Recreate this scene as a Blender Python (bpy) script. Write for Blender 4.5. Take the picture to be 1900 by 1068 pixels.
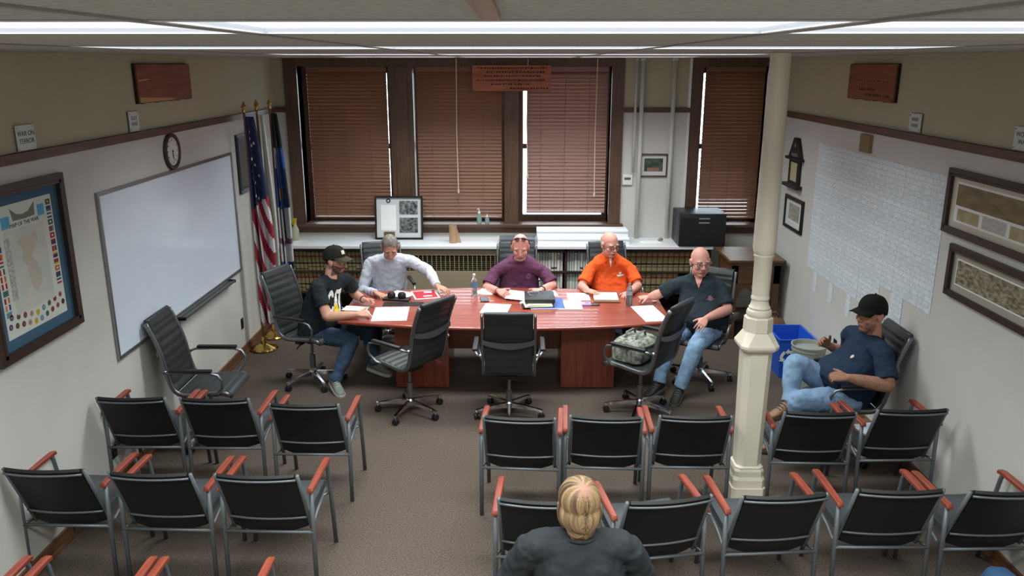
import bpy, bmesh, math, random
from mathutils import Vector, Matrix, Euler, noise
from mathutils.bvhtree import BVHTree
random.seed(7)
PI = math.pi
SC = bpy.context.scene
COL = SC.collection
for _o in list(bpy.data.objects): bpy.data.objects.remove(_o)
V = Vector
# ------------------------------------------------------------------ camera
CAM_H, CAM_PITCH, CAM_YAW, CAM_F = 3.05, 0.2697, 0.0096, 1503.0
cam_d = bpy.data.cameras.new('camera'); cam = bpy.data.objects.new('camera', cam_d); COL.objects.link(cam)
cam.location = (0, 0, CAM_H); cam.rotation_euler = (PI/2-CAM_PITCH, 0, CAM_YAW)
cam_d.sensor_width = 36; cam_d.lens = CAM_F/1900*36; cam_d.clip_start = 0.02; cam_d.clip_end = 200
SC.camera = cam
# ------------------------------------------------------------------ daylight outside, exposure
W = bpy.data.worlds.new('daylight'); SC.world = W; W.use_nodes = True
_bg = W.node_tree.nodes['Background']; _bg.inputs[0].default_value = (0.86, 0.93, 1.0, 1); _bg.inputs[1].default_value = 4.0
SC.view_settings.view_transform = 'Standard'; SC.view_settings.look = 'None'
SC.view_settings.gamma = 1.0; SC.view_settings.use_curve_mapping = False
SC.view_settings.exposure = 1.05
LAMP, LAMP_W, LAMP_SPREAD = 0.62, 12.5, 128          # lens radiance; watts and cut-off angle of the louvred tubes

def at(px, py, **k):
    """the place on a plane (X=, Y= or z=) that a ray from the camera's mount meets"""
    cp, sp = math.cos(CAM_PITCH), math.sin(CAM_PITCH); cy, sy = math.cos(-CAM_YAW), math.sin(-CAM_YAW)
    F = V((sy*cp, cy*cp, -sp)); R = V((cy, -sy, 0)); U = R.cross(F)
    d = F+R*((px-950)/CAM_F)+U*((534-py)/CAM_F)
    t = (k['z']-CAM_H)/d.z if 'z' in k else (k['Y']/d.y if 'Y' in k else k['X']/d.x)
    return V((0, 0, CAM_H))+d*t

# ------------------------------------------------------------------ materials
def lin(c):
    c = c/255.0
    return c/12.92 if c <= 0.04045 else ((c+0.055)/1.055)**2.4
def rgb(r, g, b): return (lin(r), lin(g), lin(b), 1)
MATS = {}
def mat(name, col, rough=0.6, metal=0.0, var=0.0, scale=20.0, bump=0.0, bscale=60.0, stretch=None, col2=None, emit=None, trans=0.0, alpha=1.0, spec=0.5, coat=0.0, detail=4.0):
    if name in MATS: return MATS[name]
    m = bpy.data.materials.new(name); m.use_nodes = True; nt = m.node_tree; b = nt.nodes['Principled BSDF']
    c = rgb(*col); b.inputs['Base Color'].default_value = c; b.inputs['Roughness'].default_value = rough
    b.inputs['Metallic'].default_value = metal; b.inputs['Specular IOR Level'].default_value = spec
    b.inputs['Transmission Weight'].default_value = trans; b.inputs['Alpha'].default_value = alpha
    b.inputs['Coat Weight'].default_value = coat
    if emit:
        b.inputs['Emission Color'].default_value = rgb(*emit[0]); b.inputs['Emission Strength'].default_value = emit[1]
    if var > 0 or col2 or bump > 0:
        tc = nt.nodes.new('ShaderNodeTexCoord'); mp = nt.nodes.new('ShaderNodeMapping'); nt.links.new(tc.outputs['Object'], mp.inputs[0])
        if stretch: mp.inputs['Scale'].default_value = stretch
    if var > 0 or col2:
        n = nt.nodes.new('ShaderNodeTexNoise'); n.inputs['Scale'].default_value = scale; n.inputs['Detail'].default_value = detail
        nt.links.new(mp.outputs[0], n.inputs['Vector'])
        r = nt.nodes.new('ShaderNodeValToRGB'); nt.links.new(n.outputs['Fac'], r.inputs[0])
        r.color_ramp.elements[0].position = 0.35; r.color_ramp.elements[1].position = 0.65
        if col2: c1, c2 = c, rgb(*col2)
        else:
            c1 = tuple(x*(1-var) for x in c[:3])+(1,); c2 = tuple(min(1, x*(1+var)) for x in c[:3])+(1,)
        r.color_ramp.elements[0].color = c1; r.color_ramp.elements[1].color = c2
        nt.links.new(r.outputs[0], b.inputs['Base Color'])
    if bump > 0:
        n2 = nt.nodes.new('ShaderNodeTexNoise'); n2.inputs['Scale'].default_value = bscale; n2.inputs['Detail'].default_value = 5
        nt.links.new(mp.outputs[0], n2.inputs['Vector'])
        bp = nt.nodes.new('ShaderNodeBump'); bp.inputs['Strength'].default_value = bump; bp.inputs['Distance'].default_value = 0.01
        nt.links.new(n2.outputs['Fac'], bp.inputs['Height']); nt.links.new(bp.outputs[0], b.inputs['Normal'])
    MATS[name] = m
    return m
def wood(name, c1, c2, rough=0.4, axis='x', scale=3.0, coat=0.0):
    if name in MATS: return MATS[name]
    st = {'x': (1, 14, 14), 'y': (14, 1, 14), 'z': (14, 14, 1)}[axis]
    return mat(name, c1, rough, col2=c2, scale=scale, stretch=st, bump=0.08, bscale=8, coat=coat, detail=6)

M_CARPET = mat('carpet', (108, 96, 87), 0.95, col2=(78, 70, 64), scale=90, bump=0.6, bscale=260, spec=0.1)
M_WALL_LO = mat('wall_paint_lower', (208, 207, 201), 0.75, var=0.03, scale=2, bump=0.03, bscale=120, spec=0.25)
M_WALL_UP = mat('wall_paint_upper', (184, 179, 154), 0.8, var=0.03, scale=2, bump=0.03, bscale=120, spec=0.2)
M_CEIL = mat('ceiling_tile', (190, 187, 181), 0.95, col2=(172, 169, 163), scale=60, bump=0.5, bscale=120, spec=0.1)
M_GRID = mat('ceiling_grid', (150, 148, 145), 0.5)
M_TRIM = wood('dark_trim_wood', (112, 82, 62), (90, 64, 48), 0.45, 'y')
M_TRIMX = wood('dark_trim_wood_x', (100, 72, 54), (80, 56, 42), 0.45, 'x')
M_CASING = wood('window_casing_wood', (98, 72, 56), (78, 56, 42), 0.45, 'z')
M_BASE = wood('baseboard_wood', (118, 82, 54), (88, 60, 40), 0.4, 'y')
M_LENS = mat('fluorescent_lens', (250, 252, 255), 0.4, emit=((226, 236, 255), LAMP))
M_WHITE_METAL = mat('white_enamel', (232, 232, 230), 0.35)
M_SLAT = mat('blind_slat', (126, 87, 64), 0.55, var=0.06, scale=6, stretch=(1, 20, 20))
M_CORD = mat('cream_cord', (205, 195, 165), 0.8)
M_GLASS = mat('window_glass', (235, 245, 250), 0.02, trans=1.0, spec=0.5)
M_CREAM = mat('cream_column_paint', (222, 214, 196), 0.42, var=0.03, scale=3)
M_TABLE = wood('cherry_laminate', (158, 76, 58), (134, 60, 46), 0.28, 'x', 2.0, coat=0.3)
M_TABLE_Z = wood('cherry_laminate_upright', (150, 78, 56), (124, 60, 44), 0.33, 'z', 2.0, coat=0.2)
M_LEATHER = mat('black_leather', (44, 47, 49), 0.42, var=0.1, scale=8, bump=0.1, bscale=200, spec=0.5)
M_CHROME = mat('chrome', (205, 205, 208), 0.14, 1.0)
M_STEEL = mat('grey_steel_frame', (126, 128, 130), 0.35, 0.85)
M_GUN = mat('grey_painted_tube', (104, 110, 114), 0.42, 0.35)
M_VINYL = mat('black_vinyl', (26, 28, 28), 0.55, var=0.12, scale=10, bump=0.05, bscale=200, spec=0.4)
M_SEATV = mat('grey_black_vinyl_seat', (66, 70, 73), 0.5, var=0.08, scale=10, bump=0.05, bscale=200)
M_ARMWOOD = wood('red_brown_arm_wood', (146, 68, 50), (120, 54, 40), 0.38, 'y', 3.0)
M_PLASTIC = mat('black_plastic', (24, 24, 25), 0.45)
M_PAPER = mat('white_paper', (246, 246, 246), 0.8, spec=0.2)
M_BRASS = mat('brass', (206, 170, 96), 0.2, 1.0)

# ------------------------------------------------------------------ mesh builder
class MB:
    def __init__(s): s.v = []; s.f = []; s.m = []
    def add(s, vs, fs, mi=0):
        o = len(s.v); s.v += [tuple(x) for x in vs]; s.f += [tuple(i+o for i in f) for f in fs]; s.m += [mi]*len(fs); return s
    def box(s, x0, x1, y0, y1, z0, z1, mi=0, M=None):
        vs = [V((x, y, z)) for z in (z0, z1) for y in (y0, y1) for x in (x0, x1)]
        if M: vs = [M @ v for v in vs]
        return s.add(vs, [(0, 2, 3, 1), (4, 5, 7, 6), (0, 1, 5, 4), (2, 6, 7, 3), (0, 4, 6, 2), (1, 3, 7, 5)], mi)
    def rbox(s, x0, x1, y0, y1, z0, z1, r=0.01, seg=2, mi=0, M=None):
        bm = bmesh.new(); bmesh.ops.create_cube(bm, size=1)
        for v in bm.verts: v.co = V(((x0+x1)/2+v.co.x*(x1-x0), (y0+y1)/2+v.co.y*(y1-y0), (z0+z1)/2+v.co.z*(z1-z0)))
        bmesh.ops.bevel(bm, geom=bm.edges[:], offset=r, segments=seg, affect='EDGES', profile=0.5)
        return s.bm(bm, mi, M)
    def bm(s, bm, mi=0, M=None):
        bm.verts.index_update()
        vs = [(M @ v.co) if M else v.co.copy() for v in bm.verts]; fs = [[v.index for v in f.verts] for f in bm.faces]
        bm.free(); return s.add(vs, fs, mi)
    def loft(s, rings, mi=0, cap=True, closed=True):
        n = len(rings[0]); vs = [p for r in rings for p in r]; fs = []
        for i in range(len(rings)-1):
            for j in range(n if closed else n-1):
                k = (j+1) % n; fs.append((i*n+j, i*n+k, (i+1)*n+k, (i+1)*n+j))
        if cap and closed:
            fs.append(tuple(range(n-1, -1, -1))); fs.append(tuple((len(rings)-1)*n+j for j in range(n)))
        return s.add(vs, fs, mi)
    def tube(s, pts, r, n=8, mi=0, flat=None):
        pts = [V(p) for p in pts]; rr = r if isinstance(r, (list, tuple)) else [r]*len(pts); rings = []
        t0 = (pts[1]-pts[0]).normalized(); up = V((0, 0, 1)) if abs(t0.z) < 0.9 else V((1, 0, 0))
        u = t0.cross(up).normalized()
        for i, p in enumerate(pts):
            a = pts[max(i-1, 0)]; b = pts[min(i+1, len(pts)-1)]; t = (b-a).normalized()
            u = (u-t*u.dot(t)).normalized(); w = t.cross(u)
            fu, fw = (1, 1) if not flat else flat
            rings.append([p+(u*math.cos(2*PI*j/n)*fu+w*math.sin(2*PI*j/n)*fw)*rr[i] for j in range(n)])
        return s.loft(rings, mi)
    def lathe(s, prof, n=24, mi=0, M=None, cap=True):
        rings = []
        for r, z in prof:
            ring = [V((r*math.cos(2*PI*j/n), r*math.sin(2*PI*j/n), z)) for j in range(n)]
            rings.append([M @ p for p in ring] if M else ring)
        return s.loft(rings, mi, cap)
    def prism(s, poly, z0, z1, mi=0, M=None):
        a = [V((x, y, z0)) for x, y in poly]; b = [V((x, y, z1)) for x, y in poly]
        if M: a = [M @ p for p in a]; b = [M @ p for p in b]
        return s.loft([a, b], mi)
    def ball(s, c, r, n=14, m=9, mi=0, M=None):
        r = (r, r, r) if not isinstance(r, (tuple, list)) else r; c = V(c); rings = []
        for i in range(m+1):
            th = PI*i/m; th = min(max(th, 0.02), PI-0.02)
            ring = [c+(V((r[0]*math.sin(th)*math.cos(2*PI*j/n), r[1]*math.sin(th)*math.sin(2*PI*j/n), -r[2]*math.cos(th)))) for j in range(n)]
            rings.append([M @ p for p in ring] if M else ring)
        return s.loft(rings, mi)
    def mesh(s, name, mats, smooth=False):
        me = bpy.data.meshes.new(name); me.from_pydata(s.v, [], s.f)
        for m in (mats if isinstance(mats, (list, tuple)) else [mats]): me.materials.append(m)
        if any(s.m): me.polygons.foreach_set('material_index', s.m)
        if smooth: me.polygons.foreach_set('use_smooth', [True]*len(me.polygons))
        me.update(); return me
    def build(s, name, mats, parent=None, smooth=False, loc=None, auto=None):
        me = s.mesh(name, mats, smooth or auto is not None)
        bm = bmesh.new(); bm.from_mesh(me); bmesh.ops.recalc_face_normals(bm, faces=bm.faces[:])
        if auto is not None:
            for e in bm.edges:
                e.smooth = len(e.link_faces) == 2 and e.calc_face_angle(0) < auto
        bm.to_mesh(me); bm.free()
        return link(name, me, parent, loc)
def link(name, me, parent=None, loc=None):
    o = bpy.data.objects.new(name, me); COL.objects.link(o)
    if parent: o.parent = parent
    if loc is not None: o.location = loc
    return o
def tag(o, label, cat, group=None):
    o['label'] = label; o['category'] = cat
    if group: o['group'] = group
    return o
def thing(name, label, cat, loc=(0, 0, 0), rz=0.0, group=None):
    o = bpy.data.objects.new(name, None); COL.objects.link(o); o.empty_display_size = 0.05
    o.location = loc; o.rotation_euler = (0, 0, rz)
    return tag(o, label, cat, group)
def struct(o): o['kind'] = 'structure'; return o
def dup(root, loc, rz, label, group=None):
    r = root.copy(); COL.objects.link(r); r.location = loc; r.rotation_euler = (0, 0, rz); r['label'] = label
    if group: r['group'] = group
    for ch in list(root.children):
        c = ch.copy(); COL.objects.link(c); c.parent = r
        for g in list(ch.children):
            d = g.copy(); COL.objects.link(d); d.parent = c
    return r
def text_mesh(s, size, depth=0.001, align='CENTER', space=1.0):
    cu = bpy.data.curves.new('lettering', 'FONT'); cu.body = s; cu.size = size; cu.extrude = depth
    cu.align_x = align; cu.align_y = 'CENTER'; cu.space_character = space
    o = bpy.data.objects.new('tmp', cu); COL.objects.link(o)
    me = bpy.data.meshes.new_from_object(o.evaluated_get(bpy.context.evaluated_depsgraph_get()))
    bpy.data.objects.remove(o); return me
# wall frames: local x runs along the wall to the right as one faces it, local y up, local z out of the wall
def on_left(y, z): return Matrix(((0, 0, 1, XL), (1, 0, 0, y), (0, 1, 0, z), (0, 0, 0, 1)))
def on_right(y, z): return Matrix(((0, 0, -1, XR), (-1, 0, 0, y), (0, 1, 0, z), (0, 0, 0, 1)))
def on_back(x, z, y=None): return Matrix(((1, 0, 0, x), (0, 0, -1, YB if y is None else y), (0, 1, 0, z), (0, 0, 0, 1)))
XL, XR, YB, YF, ZC = -2.996, 3.02, 10.12, -1.0, 3.12
RAIL0, RAIL1 = 2.48, 2.54
# ================================================================== the room
def wall(name, pts_lo, pts_up):
    pass
# floor
struct(MB().box(XL-.3, XR+.3, YF-.3, YB+.3, -0.1, 0).build('floor', M_CARPET))
# ceiling: panels laid in a grid, one tee every 1.22 m across, with openings for the light fittings
ceil = struct(MB().box(XL-.3, XR+.3, YF-.3, YB+.3, ZC+0.12, ZC+0.2).build('ceiling', M_CEIL))
GX = [-3.07+1.22*i for i in range(6)]                      # tee lines along the room
GX = [-3.07, -1.85, -0.63, 0.59, 1.81, 3.03]
ROWS = [(-0.6, 0.0), (1.40, 2.01), (3.42, 4.03), (6.00, 6.61), (8.30, 8.91)]
LIT = {0: (1, 2, 3), 1: (0, 1, 2, 3, 4), 2: (1, 2, 3), 3: (1, 2, 3), 4: (1, 2, 3)}
ys = [YF]
for a, b in ROWS: ys += [a, b]
ys.append(YB)
tile_meshes = {}
for i in range(5):
    x0, x1 = max(GX[i], XL)+.004, min(GX[i+1], XR)-.004
    for j in range(len(ys)-1):
        is_row = j % 2 == 1
        if is_row and i in LIT[j//2]: continue
        a, b = ys[j]+.004, ys[j+1]-.004
        n = max(1, round((b-a)/0.75)) if not is_row else 1
        for k in range(n):
            ya, yb = a+(b-a)*k/n+.003, a+(b-a)*(k+1)/n-.003
            MB().box(x0, x1, ya, yb, ZC+random.uniform(-.0006, .0012), ZC+0.02).build('ceiling_panel', M_CEIL, ceil)
for x in GX[1:-1]:
    MB().box(x-.011, x+.011, YF, YB, ZC-.004, ZC+.03).build('grid_tee', M_GRID, ceil)
for y in ys[1:-1]:
    MB().box(XL, XR, y-.009, y+.009, ZC-.001, ZC+.03).build('grid_tee', M_GRID, ceil)
# brown strip stuck along the panel nearest the mount
tag(MB().box(-.058, -.03, .80, 1.30, ZC-.006, ZC-.001).build('ceiling_strip', wood('strip_wood', (176, 150, 138), (156, 130, 120), .6, 'y')), 'narrow brown strip fixed along the nearest ceiling panel', 'strip')
# light fittings
def troffer(x0, x1, y0, y1, label):
    t = thing('ceiling_light', label, 'ceiling light', ((x0+x1)/2, (y0+y1)/2, ZC), 0, 'recessed fluorescent ceiling lights')
    w, d = (x1-x0)/2-.012, (y1-y0)/2-.01
    f = MB()
    for a in (-1, 1):
        f.box(-w, w, a*d-(.02 if a > 0 else 0), a*d+(.02 if a < 0 else 0), -.002, .07)
        f.box(a*w-(.02 if a > 0 else 0), a*w+(.02 if a < 0 else 0), -d+.02, d-.02, -.002, .07)
    f.box(-w, w, -d, d, .07, .08)
    f.build('housing', M_WHITE_METAL, t)
    MB().box(-w+.021, w-.021, -d+.021, d-.021, .012, .02).build('lens', M_LENS, t)
    ld = bpy.data.lights.new('tube_lamp', 'AREA'); ld.shape = 'RECTANGLE'; ld.size = 2*w-.06; ld.size_y = 2*d-.06; ld.energy = LAMP_W; ld.color = (.95, 1.0, .985); ld.spread = math.radians(LAMP_SPREAD)
    lo = link('tube_lamp', ld, t, (0, 0, .009))
    return t
RN = ['row behind the camera', 'ceiling row nearest the camera', 'second ceiling row', 'third ceiling row', 'ceiling row nearest the windows']
CN = ['beside the whiteboard wall', 'left of the middle', 'in the middle', 'right of the middle', 'beside the framed-photo wall']
for r, (a, b) in enumerate(ROWS):
    for i in LIT[r]:
        troffer(max(GX[i], XL), min(GX[i+1], XR), a, b, 'white recessed fluorescent light, %s, %s' % (RN[r], CN[i]))

# walls: lower and upper paint either side of the rail
def sidewall(name, x0, x1):
    m = MB().box(x0, x1, YF-.3, YB+.3, 0, RAIL0+.03, 0).box(x0, x1, YF-.3, YB+.3, RAIL0+.03, ZC+.12, 1)
    return struct(m.build(name, [M_WALL_LO, M_WALL_UP]))
sidewall('wall_left', XL-.2, XL); sidewall('wall_right', XR, XR+.2)
struct(MB().box(XL, XR, YF-.2, YF, 0, RAIL0+.03, 0).box(XL, XR, YF-.2, YF, RAIL0+.03, ZC+.12, 1).build('wall_front', [M_WALL_LO, M_WALL_UP]))
# back wall with openings
OPEN = [(-2.70, 1.11, 1.10, 3.02), (2.20, 2.985, 1.10, 3.02)]
bw = MB(); D = .32
xs = [XL, -2.70, 1.11, 2.20, 2.985, XR]
for i in range(5):
    x0, x1 = xs[i], xs[i+1]
    if i in (1, 3):
        bw.box(x0, x1, YB, YB+D, 0, 1.10, 0); bw.box(x0, x1, YB, YB+D, 3.02, ZC+.12, 1)
    else:
        bw.box(x0, x1, YB, YB+D, 0, RAIL0+.03, 0); bw.box(x0, x1, YB, YB+D, RAIL0+.03, ZC+.12, 1)
struct(bw.build('wall_back', [M_WALL_LO, M_WALL_UP]))
# plate rails and baseboards
def rail_side(name, x, s):
    m = MB(); m.box(min(x, x+s*.022), max(x, x+s*.022), YF, YB, RAIL0, RAIL1)
    m.box(min(x, x+s*.034), max(x, x+s*.034), YF, YB, RAIL1-.014, RAIL1)
    return struct(m.build(name, M_TRIM))
rail_side('trim_1', XL, 1); rail_side('trim_2', XR, -1)
struct(MB().box(XL+.03, -2.86, YB-.022, YB, RAIL0, RAIL1).box(XL+.03, -2.86, YB-.034, YB-.022, RAIL1-.014, RAIL1).build('trim_3', M_TRIMX))
struct(MB().box(1.262, 2.07, YB-.022, YB, RAIL0, RAIL1).box(1.262, 2.07, YB-.034, YB-.022, RAIL1-.014, RAIL1).build('trim_4', M_TRIMX))
for n, x, s in (('baseboard_left', XL, 1), ('baseboard_right', XR, -1)):
    m = MB(); m.box(min(x, x+s*.018), max(x, x+s*.018), YF, YB, 0.001, .1); m.box(min(x, x+s*.03), max(x, x+s*.03), YF, YB, 0.001, .03)
    struct(m.build(n, M_BASE))
# ------------------------------------------------------------------ windows
def window(n, x0, x1, z0, z1):
    f = MB(); y0, y1 = YB+.20, YB+.26
    f.box(x0, x0+.06, y0, y1, z0, z1).box(x1-.06, x1, y0, y1, z0, z1).box(x0+.06, x1-.06, y0, y1, z0, z0+.08).box(x0+.06, x1-.06, y0, y1, z1-.08, z1)
    f.box(x0+.06, x1-.06, y0, y1, 2.02, 2.08)
    w = struct(f.build('window_%d' % n, M_CASING))
    for a, b in ((z0+.08, 2.02), (2.08, z1-.08)):
        MB().box(x0+.06, x1-.06, YB+.225, YB+.231, a, b).build('pane', M_GLASS, w)
    return w
window(1, -2.70, -1.585, 1.10, 3.02); window(2, -1.30, -.19, 1.10, 3.02); window(3, -.02, 1.11, 1.10, 3.02); window(4, 2.20, 2.985, 1.10, 3.02)
c = MB()                                      # casing of the triple window
c.box(-2.86, -2.70, YB-.035, YB+.2, 1.10, ZC-.001); c.box(1.11, 1.262, YB-.035, YB+.2, 1.10, ZC-.001)
c.box(-2.70, 1.11, YB-.03, YB+.2, 3.02, ZC-.001)
c.box(-1.585, -1.30, YB-.03, YB+.3, 1.10, 3.02); c.box(-.19, -.02, YB-.03, YB+.3, 1.10, 3.02)
c.box(-1.52, -1.365, YB-.05, YB-.03, 1.12, 3.02)
struct(c.build('trim_5', M_CASING))
struct(MB().rbox(-2.90, 1.30, YB-.09, YB+.2, 1.065, 1.105, .008).box(-2.86, 1.26, YB-.03, YB-.001, .985, 1.065).build('trim_6', M_TRIMX))
c = MB().box(2.07, 2.20, YB-.035, YB+.2, 1.10, ZC-.001).box(2.985, XR-.001, YB-.035, YB+.2, 1.10, ZC-.001).box(2.20, 2.985, YB-.03, YB+.2, 3.02, ZC-.001)
struct(c.build('trim_7', M_CASING))
struct(MB().rbox(2.04, XR-.005, YB-.09, YB+.2, 1.065, 1.105, .008).box(2.07, XR-.005, YB-.03, YB-.001, .985, 1.065).build('trim_8', M_TRIMX))
# white painted batten beside the right window
struct(MB().box(2.035, 2.066, YB-.05, YB, .925, RAIL0).box(2.035, 2.066, YB-.05, YB, RAIL1, ZC-.001).build('trim_9', M_WHITE_METAL))
# steam pipes
for i, (x, r, lab) in enumerate(((1.40, .016, 'thin white vertical pipe nearest the triple window'), (1.475, .026, 'white vertical pipe passing left of the small framed photo'), (1.855, .026, 'white vertical pipe passing right of the small framed photo'))):
    p = thing('steam_pipe', lab, 'pipe', (x, YB-.06, .922 if i else 1.76), 0, 'painted pipes on the back wall')
    top = ZC-.005-(.922 if i else 1.76)
    MB().tube([(0, 0, .001), (0, 0, top)], r, 12).build('pipe', M_WALL_LO, p, smooth=True)
    MB().lathe([(r*1.35, top-.03), (r*1.35, top)], 14).build('collar', M_WALL_LO, p)
# ------------------------------------------------------------------ venetian blinds
def blind(name, x0, x1, zb, ztop, label, tilt, cords, M_SLAT=M_SLAT):
    t = thing(name, label, 'blind', ((x0+x1)/2, YB+.03, 0), 0, 'brown venetian blinds')
    w = (x1-x0)/2
    MB().box(-w, w, -.03, .035, ztop-.055, ztop).build('headrail', M_SLAT, t)
    MB().rbox(-w, w, -.026, .026, zb, zb+.022, .005, 1).build('bottom_rail', M_SLAT, t)
    rings = []
    for k in range(5):
        u = -.026+.052*k/4; c_ = .004*(1-(u/.026)**2); rings.append((u, c_))
    me = MB()
    vs = []; fs = []
    for s_ in (0, -.0024):
        for u, c_ in rings:
            for x in (-w, w): vs.append((x, u, c_+s_))
    for k in range(4):
        fs.append((2*k, 2*k+1, 2*k+3, 2*k+2)); o = 10; fs.append((o+2*k, o+2*k+2, o+2*k+3, o+2*k+1))
        fs.append((2*k, 2*k+2, o+2*k+2, o+2*k)); fs.append((2*k+1, o+2*k+1, o+2*k+3, 2*k+3))
    fs.append((0, 10, 11, 1)); fs.append((8, 9, 19, 18))
    me.add(vs, fs); slat = me.mesh('slat', M_SLAT)
    z = zb+.05; i = 0; P = .0435
    while z < ztop-.045:
        o = link('slat', slat, t, (0, 0, z)); o.rotation_euler = (math.radians(tilt(i)), 0, 0); z += P; i += 1
    for f_ in (-.66, -.05, .55):
        MB().tube([(f_*w, -.031, zb+.02), (f_*w, -.031, ztop-.05)], .0022, 5).build('ladder_cord', mat('ladder_cord', (120, 96, 80), .8), t)
    for (x, zc) in cords:
        cd = MB().tube([(x-(x0+x1)/2, -.075, zc), (x-(x0+x1)/2-.01, -.075, (zc+ztop)/2), (x-(x0+x1)/2, -.075, ZC-.012)], .007, 6).build('pull_cord', M_CORD, t)
        MB().lathe([(.005, .05), (.012, .035), (.014, .0), (.006, -.012)], 10, M=Matrix.Translation((x-(x0+x1)/2, -.075, zc-.03))).build('tassel', M_CORD, cd)
    return t
blind('venetian_blind', -2.595, -1.625, 1.165, 3.015, 'brown closed venetian blind nearest the flags', lambda i: 62 if i else 50, [])
blind('venetian_blind', -1.265, -.225, 1.165, 3.015, 'brown venetian blind above the soap bottles, lowest slats open', lambda i: 44 if i < 6 else 64, [(-.765, 1.53)])
blind('venetian_blind', .085, 1.07, 1.235, 3.015, 'brown venetian blind coloured as if backlit, stopping short of its sill', lambda i: 54, [(.095, 1.72), (.93, 1.49)], mat('backlit_blind_slat', (146, 110, 98), .55, var=.05, scale=6, stretch=(1, 20, 20)))  # slat colour lightened to stand in for daylight passing through this blind
blind('venetian_blind', 2.245, 2.965, 1.165, 3.015, 'brown venetian blind behind the black cabinet and column', lambda i: (40 if i < 5 else 47) if i < 13 else 62, [])
# ================================================================== iron column
def column(x, y):
    t = thing('support_column', 'cream painted iron column with octagonal pedestal standing among the chairs', 'column', (x, y, 0))
    def octo(r, z, k=.414):   # eight-sided ring: square of half-width r with cut corners
        c_ = r*k
        return [V(p) for p in ((r, -c_, z), (r, c_, z), (c_, r, z), (-c_, r, z), (-r, c_, z), (-r, -c_, z), (-c_, -r, z), (c_, -r, z))]
    def squ(r, z, k=.80): return octo(r, z, k)
    MB().loft([squ(.120, .0, .82), squ(.120, .14, .82)]).loft([squ(.112, .14, .8), squ(.112, .20, .8), squ(.104, .225, .75), squ(.104, .265, .75), squ(.097, .285, .7), squ(.100, .292, .7), squ(.090, .30, .7)]).build('plinth', M_CREAM, t)
    MB().loft([octo(.087, .29, .55), octo(.098, 1.17, .6)]).build('pedestal_shaft', M_CREAM, t)
    MB().loft([squ(.100, 1.15, .7), squ(.122, 1.172, .72), squ(.129, 1.188, .72), squ(.129, 1.205, .72), octo(.085, 1.30)]).build('capital', M_CREAM, t)
    MB().loft([octo(.092, 1.295), octo(.090, 1.385), octo(.080, 1.395)]).build('octagonal_neck', M_CREAM, t)
    prof = [(.07, 1.385), (.078, 1.392), (.084, 1.405), (.085, 1.42), (.080, 1.437), (.066, 1.446), (.072, 1.452), (.072, 1.459), (.064, 1.468), (.057, 1.497), (.056, 1.512), (.0615, 1.516), (.062, 1.528), (.0575, 1.536), (.057, 1.55)]
    MB().lathe(prof, 28).build('base_moulding', M_CREAM, t, auto=.6)
    MB().lathe([(.0575, 1.545), (.060, 1.80), (.066, 1.812), (.066, 1.82), (.063, 1.824), (.070, 1.84), (.076, 1.87), (.064, ZC-.005)], 28).build('shaft', M_CREAM, t, auto=.6)
    return t
column(1.635, 5.30)

# ================================================================== conference table
tb = thing('conference_table', 'long red-brown cherry conference table with boat-shaped top', 'table', (-.14, 7.68, 0))
top = []
for i in range(21):
    u = -1+2*i/20; top.append((u*1.56, -.49-.20*(1-u*u)))
for i in range(21):
    u = 1-2*i/20; top.append((u*1.56, .49+.20*(1-u*u)))
def inset(poly, d): return [(x*(1-d/1.56), y*(1-d/.62)) for x, y in poly]
m = MB(); m.loft([[V((x, y, z)) for x, y in inset(top, d)] for z, d in ((.702, .02), (.712, .004), (.722, 0), (.735, 0), (.74, .005))])
m.build('tabletop', M_TABLE, tb)
for s in (-1, 1):
    p = MB().box(s*.80-.257, s*.80+.257, -.32, .32, .012, .70).build('pedestal', M_TABLE_Z, tb)
    MB().box(s*.80-.235, s*.80+.235, -.30, .30, .0, .012).build('plinth', M_PLASTIC, p)
MB().box(-.543, .543, -.012, .012, .30, .70).build('modesty_panel', M_TABLE_Z, tb)
MB().box(-.20, .20, -.07, .07, .7401, .743).build('cable_plate', M_PLASTIC, tb, loc=(-1.02, .06, 0))

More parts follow.
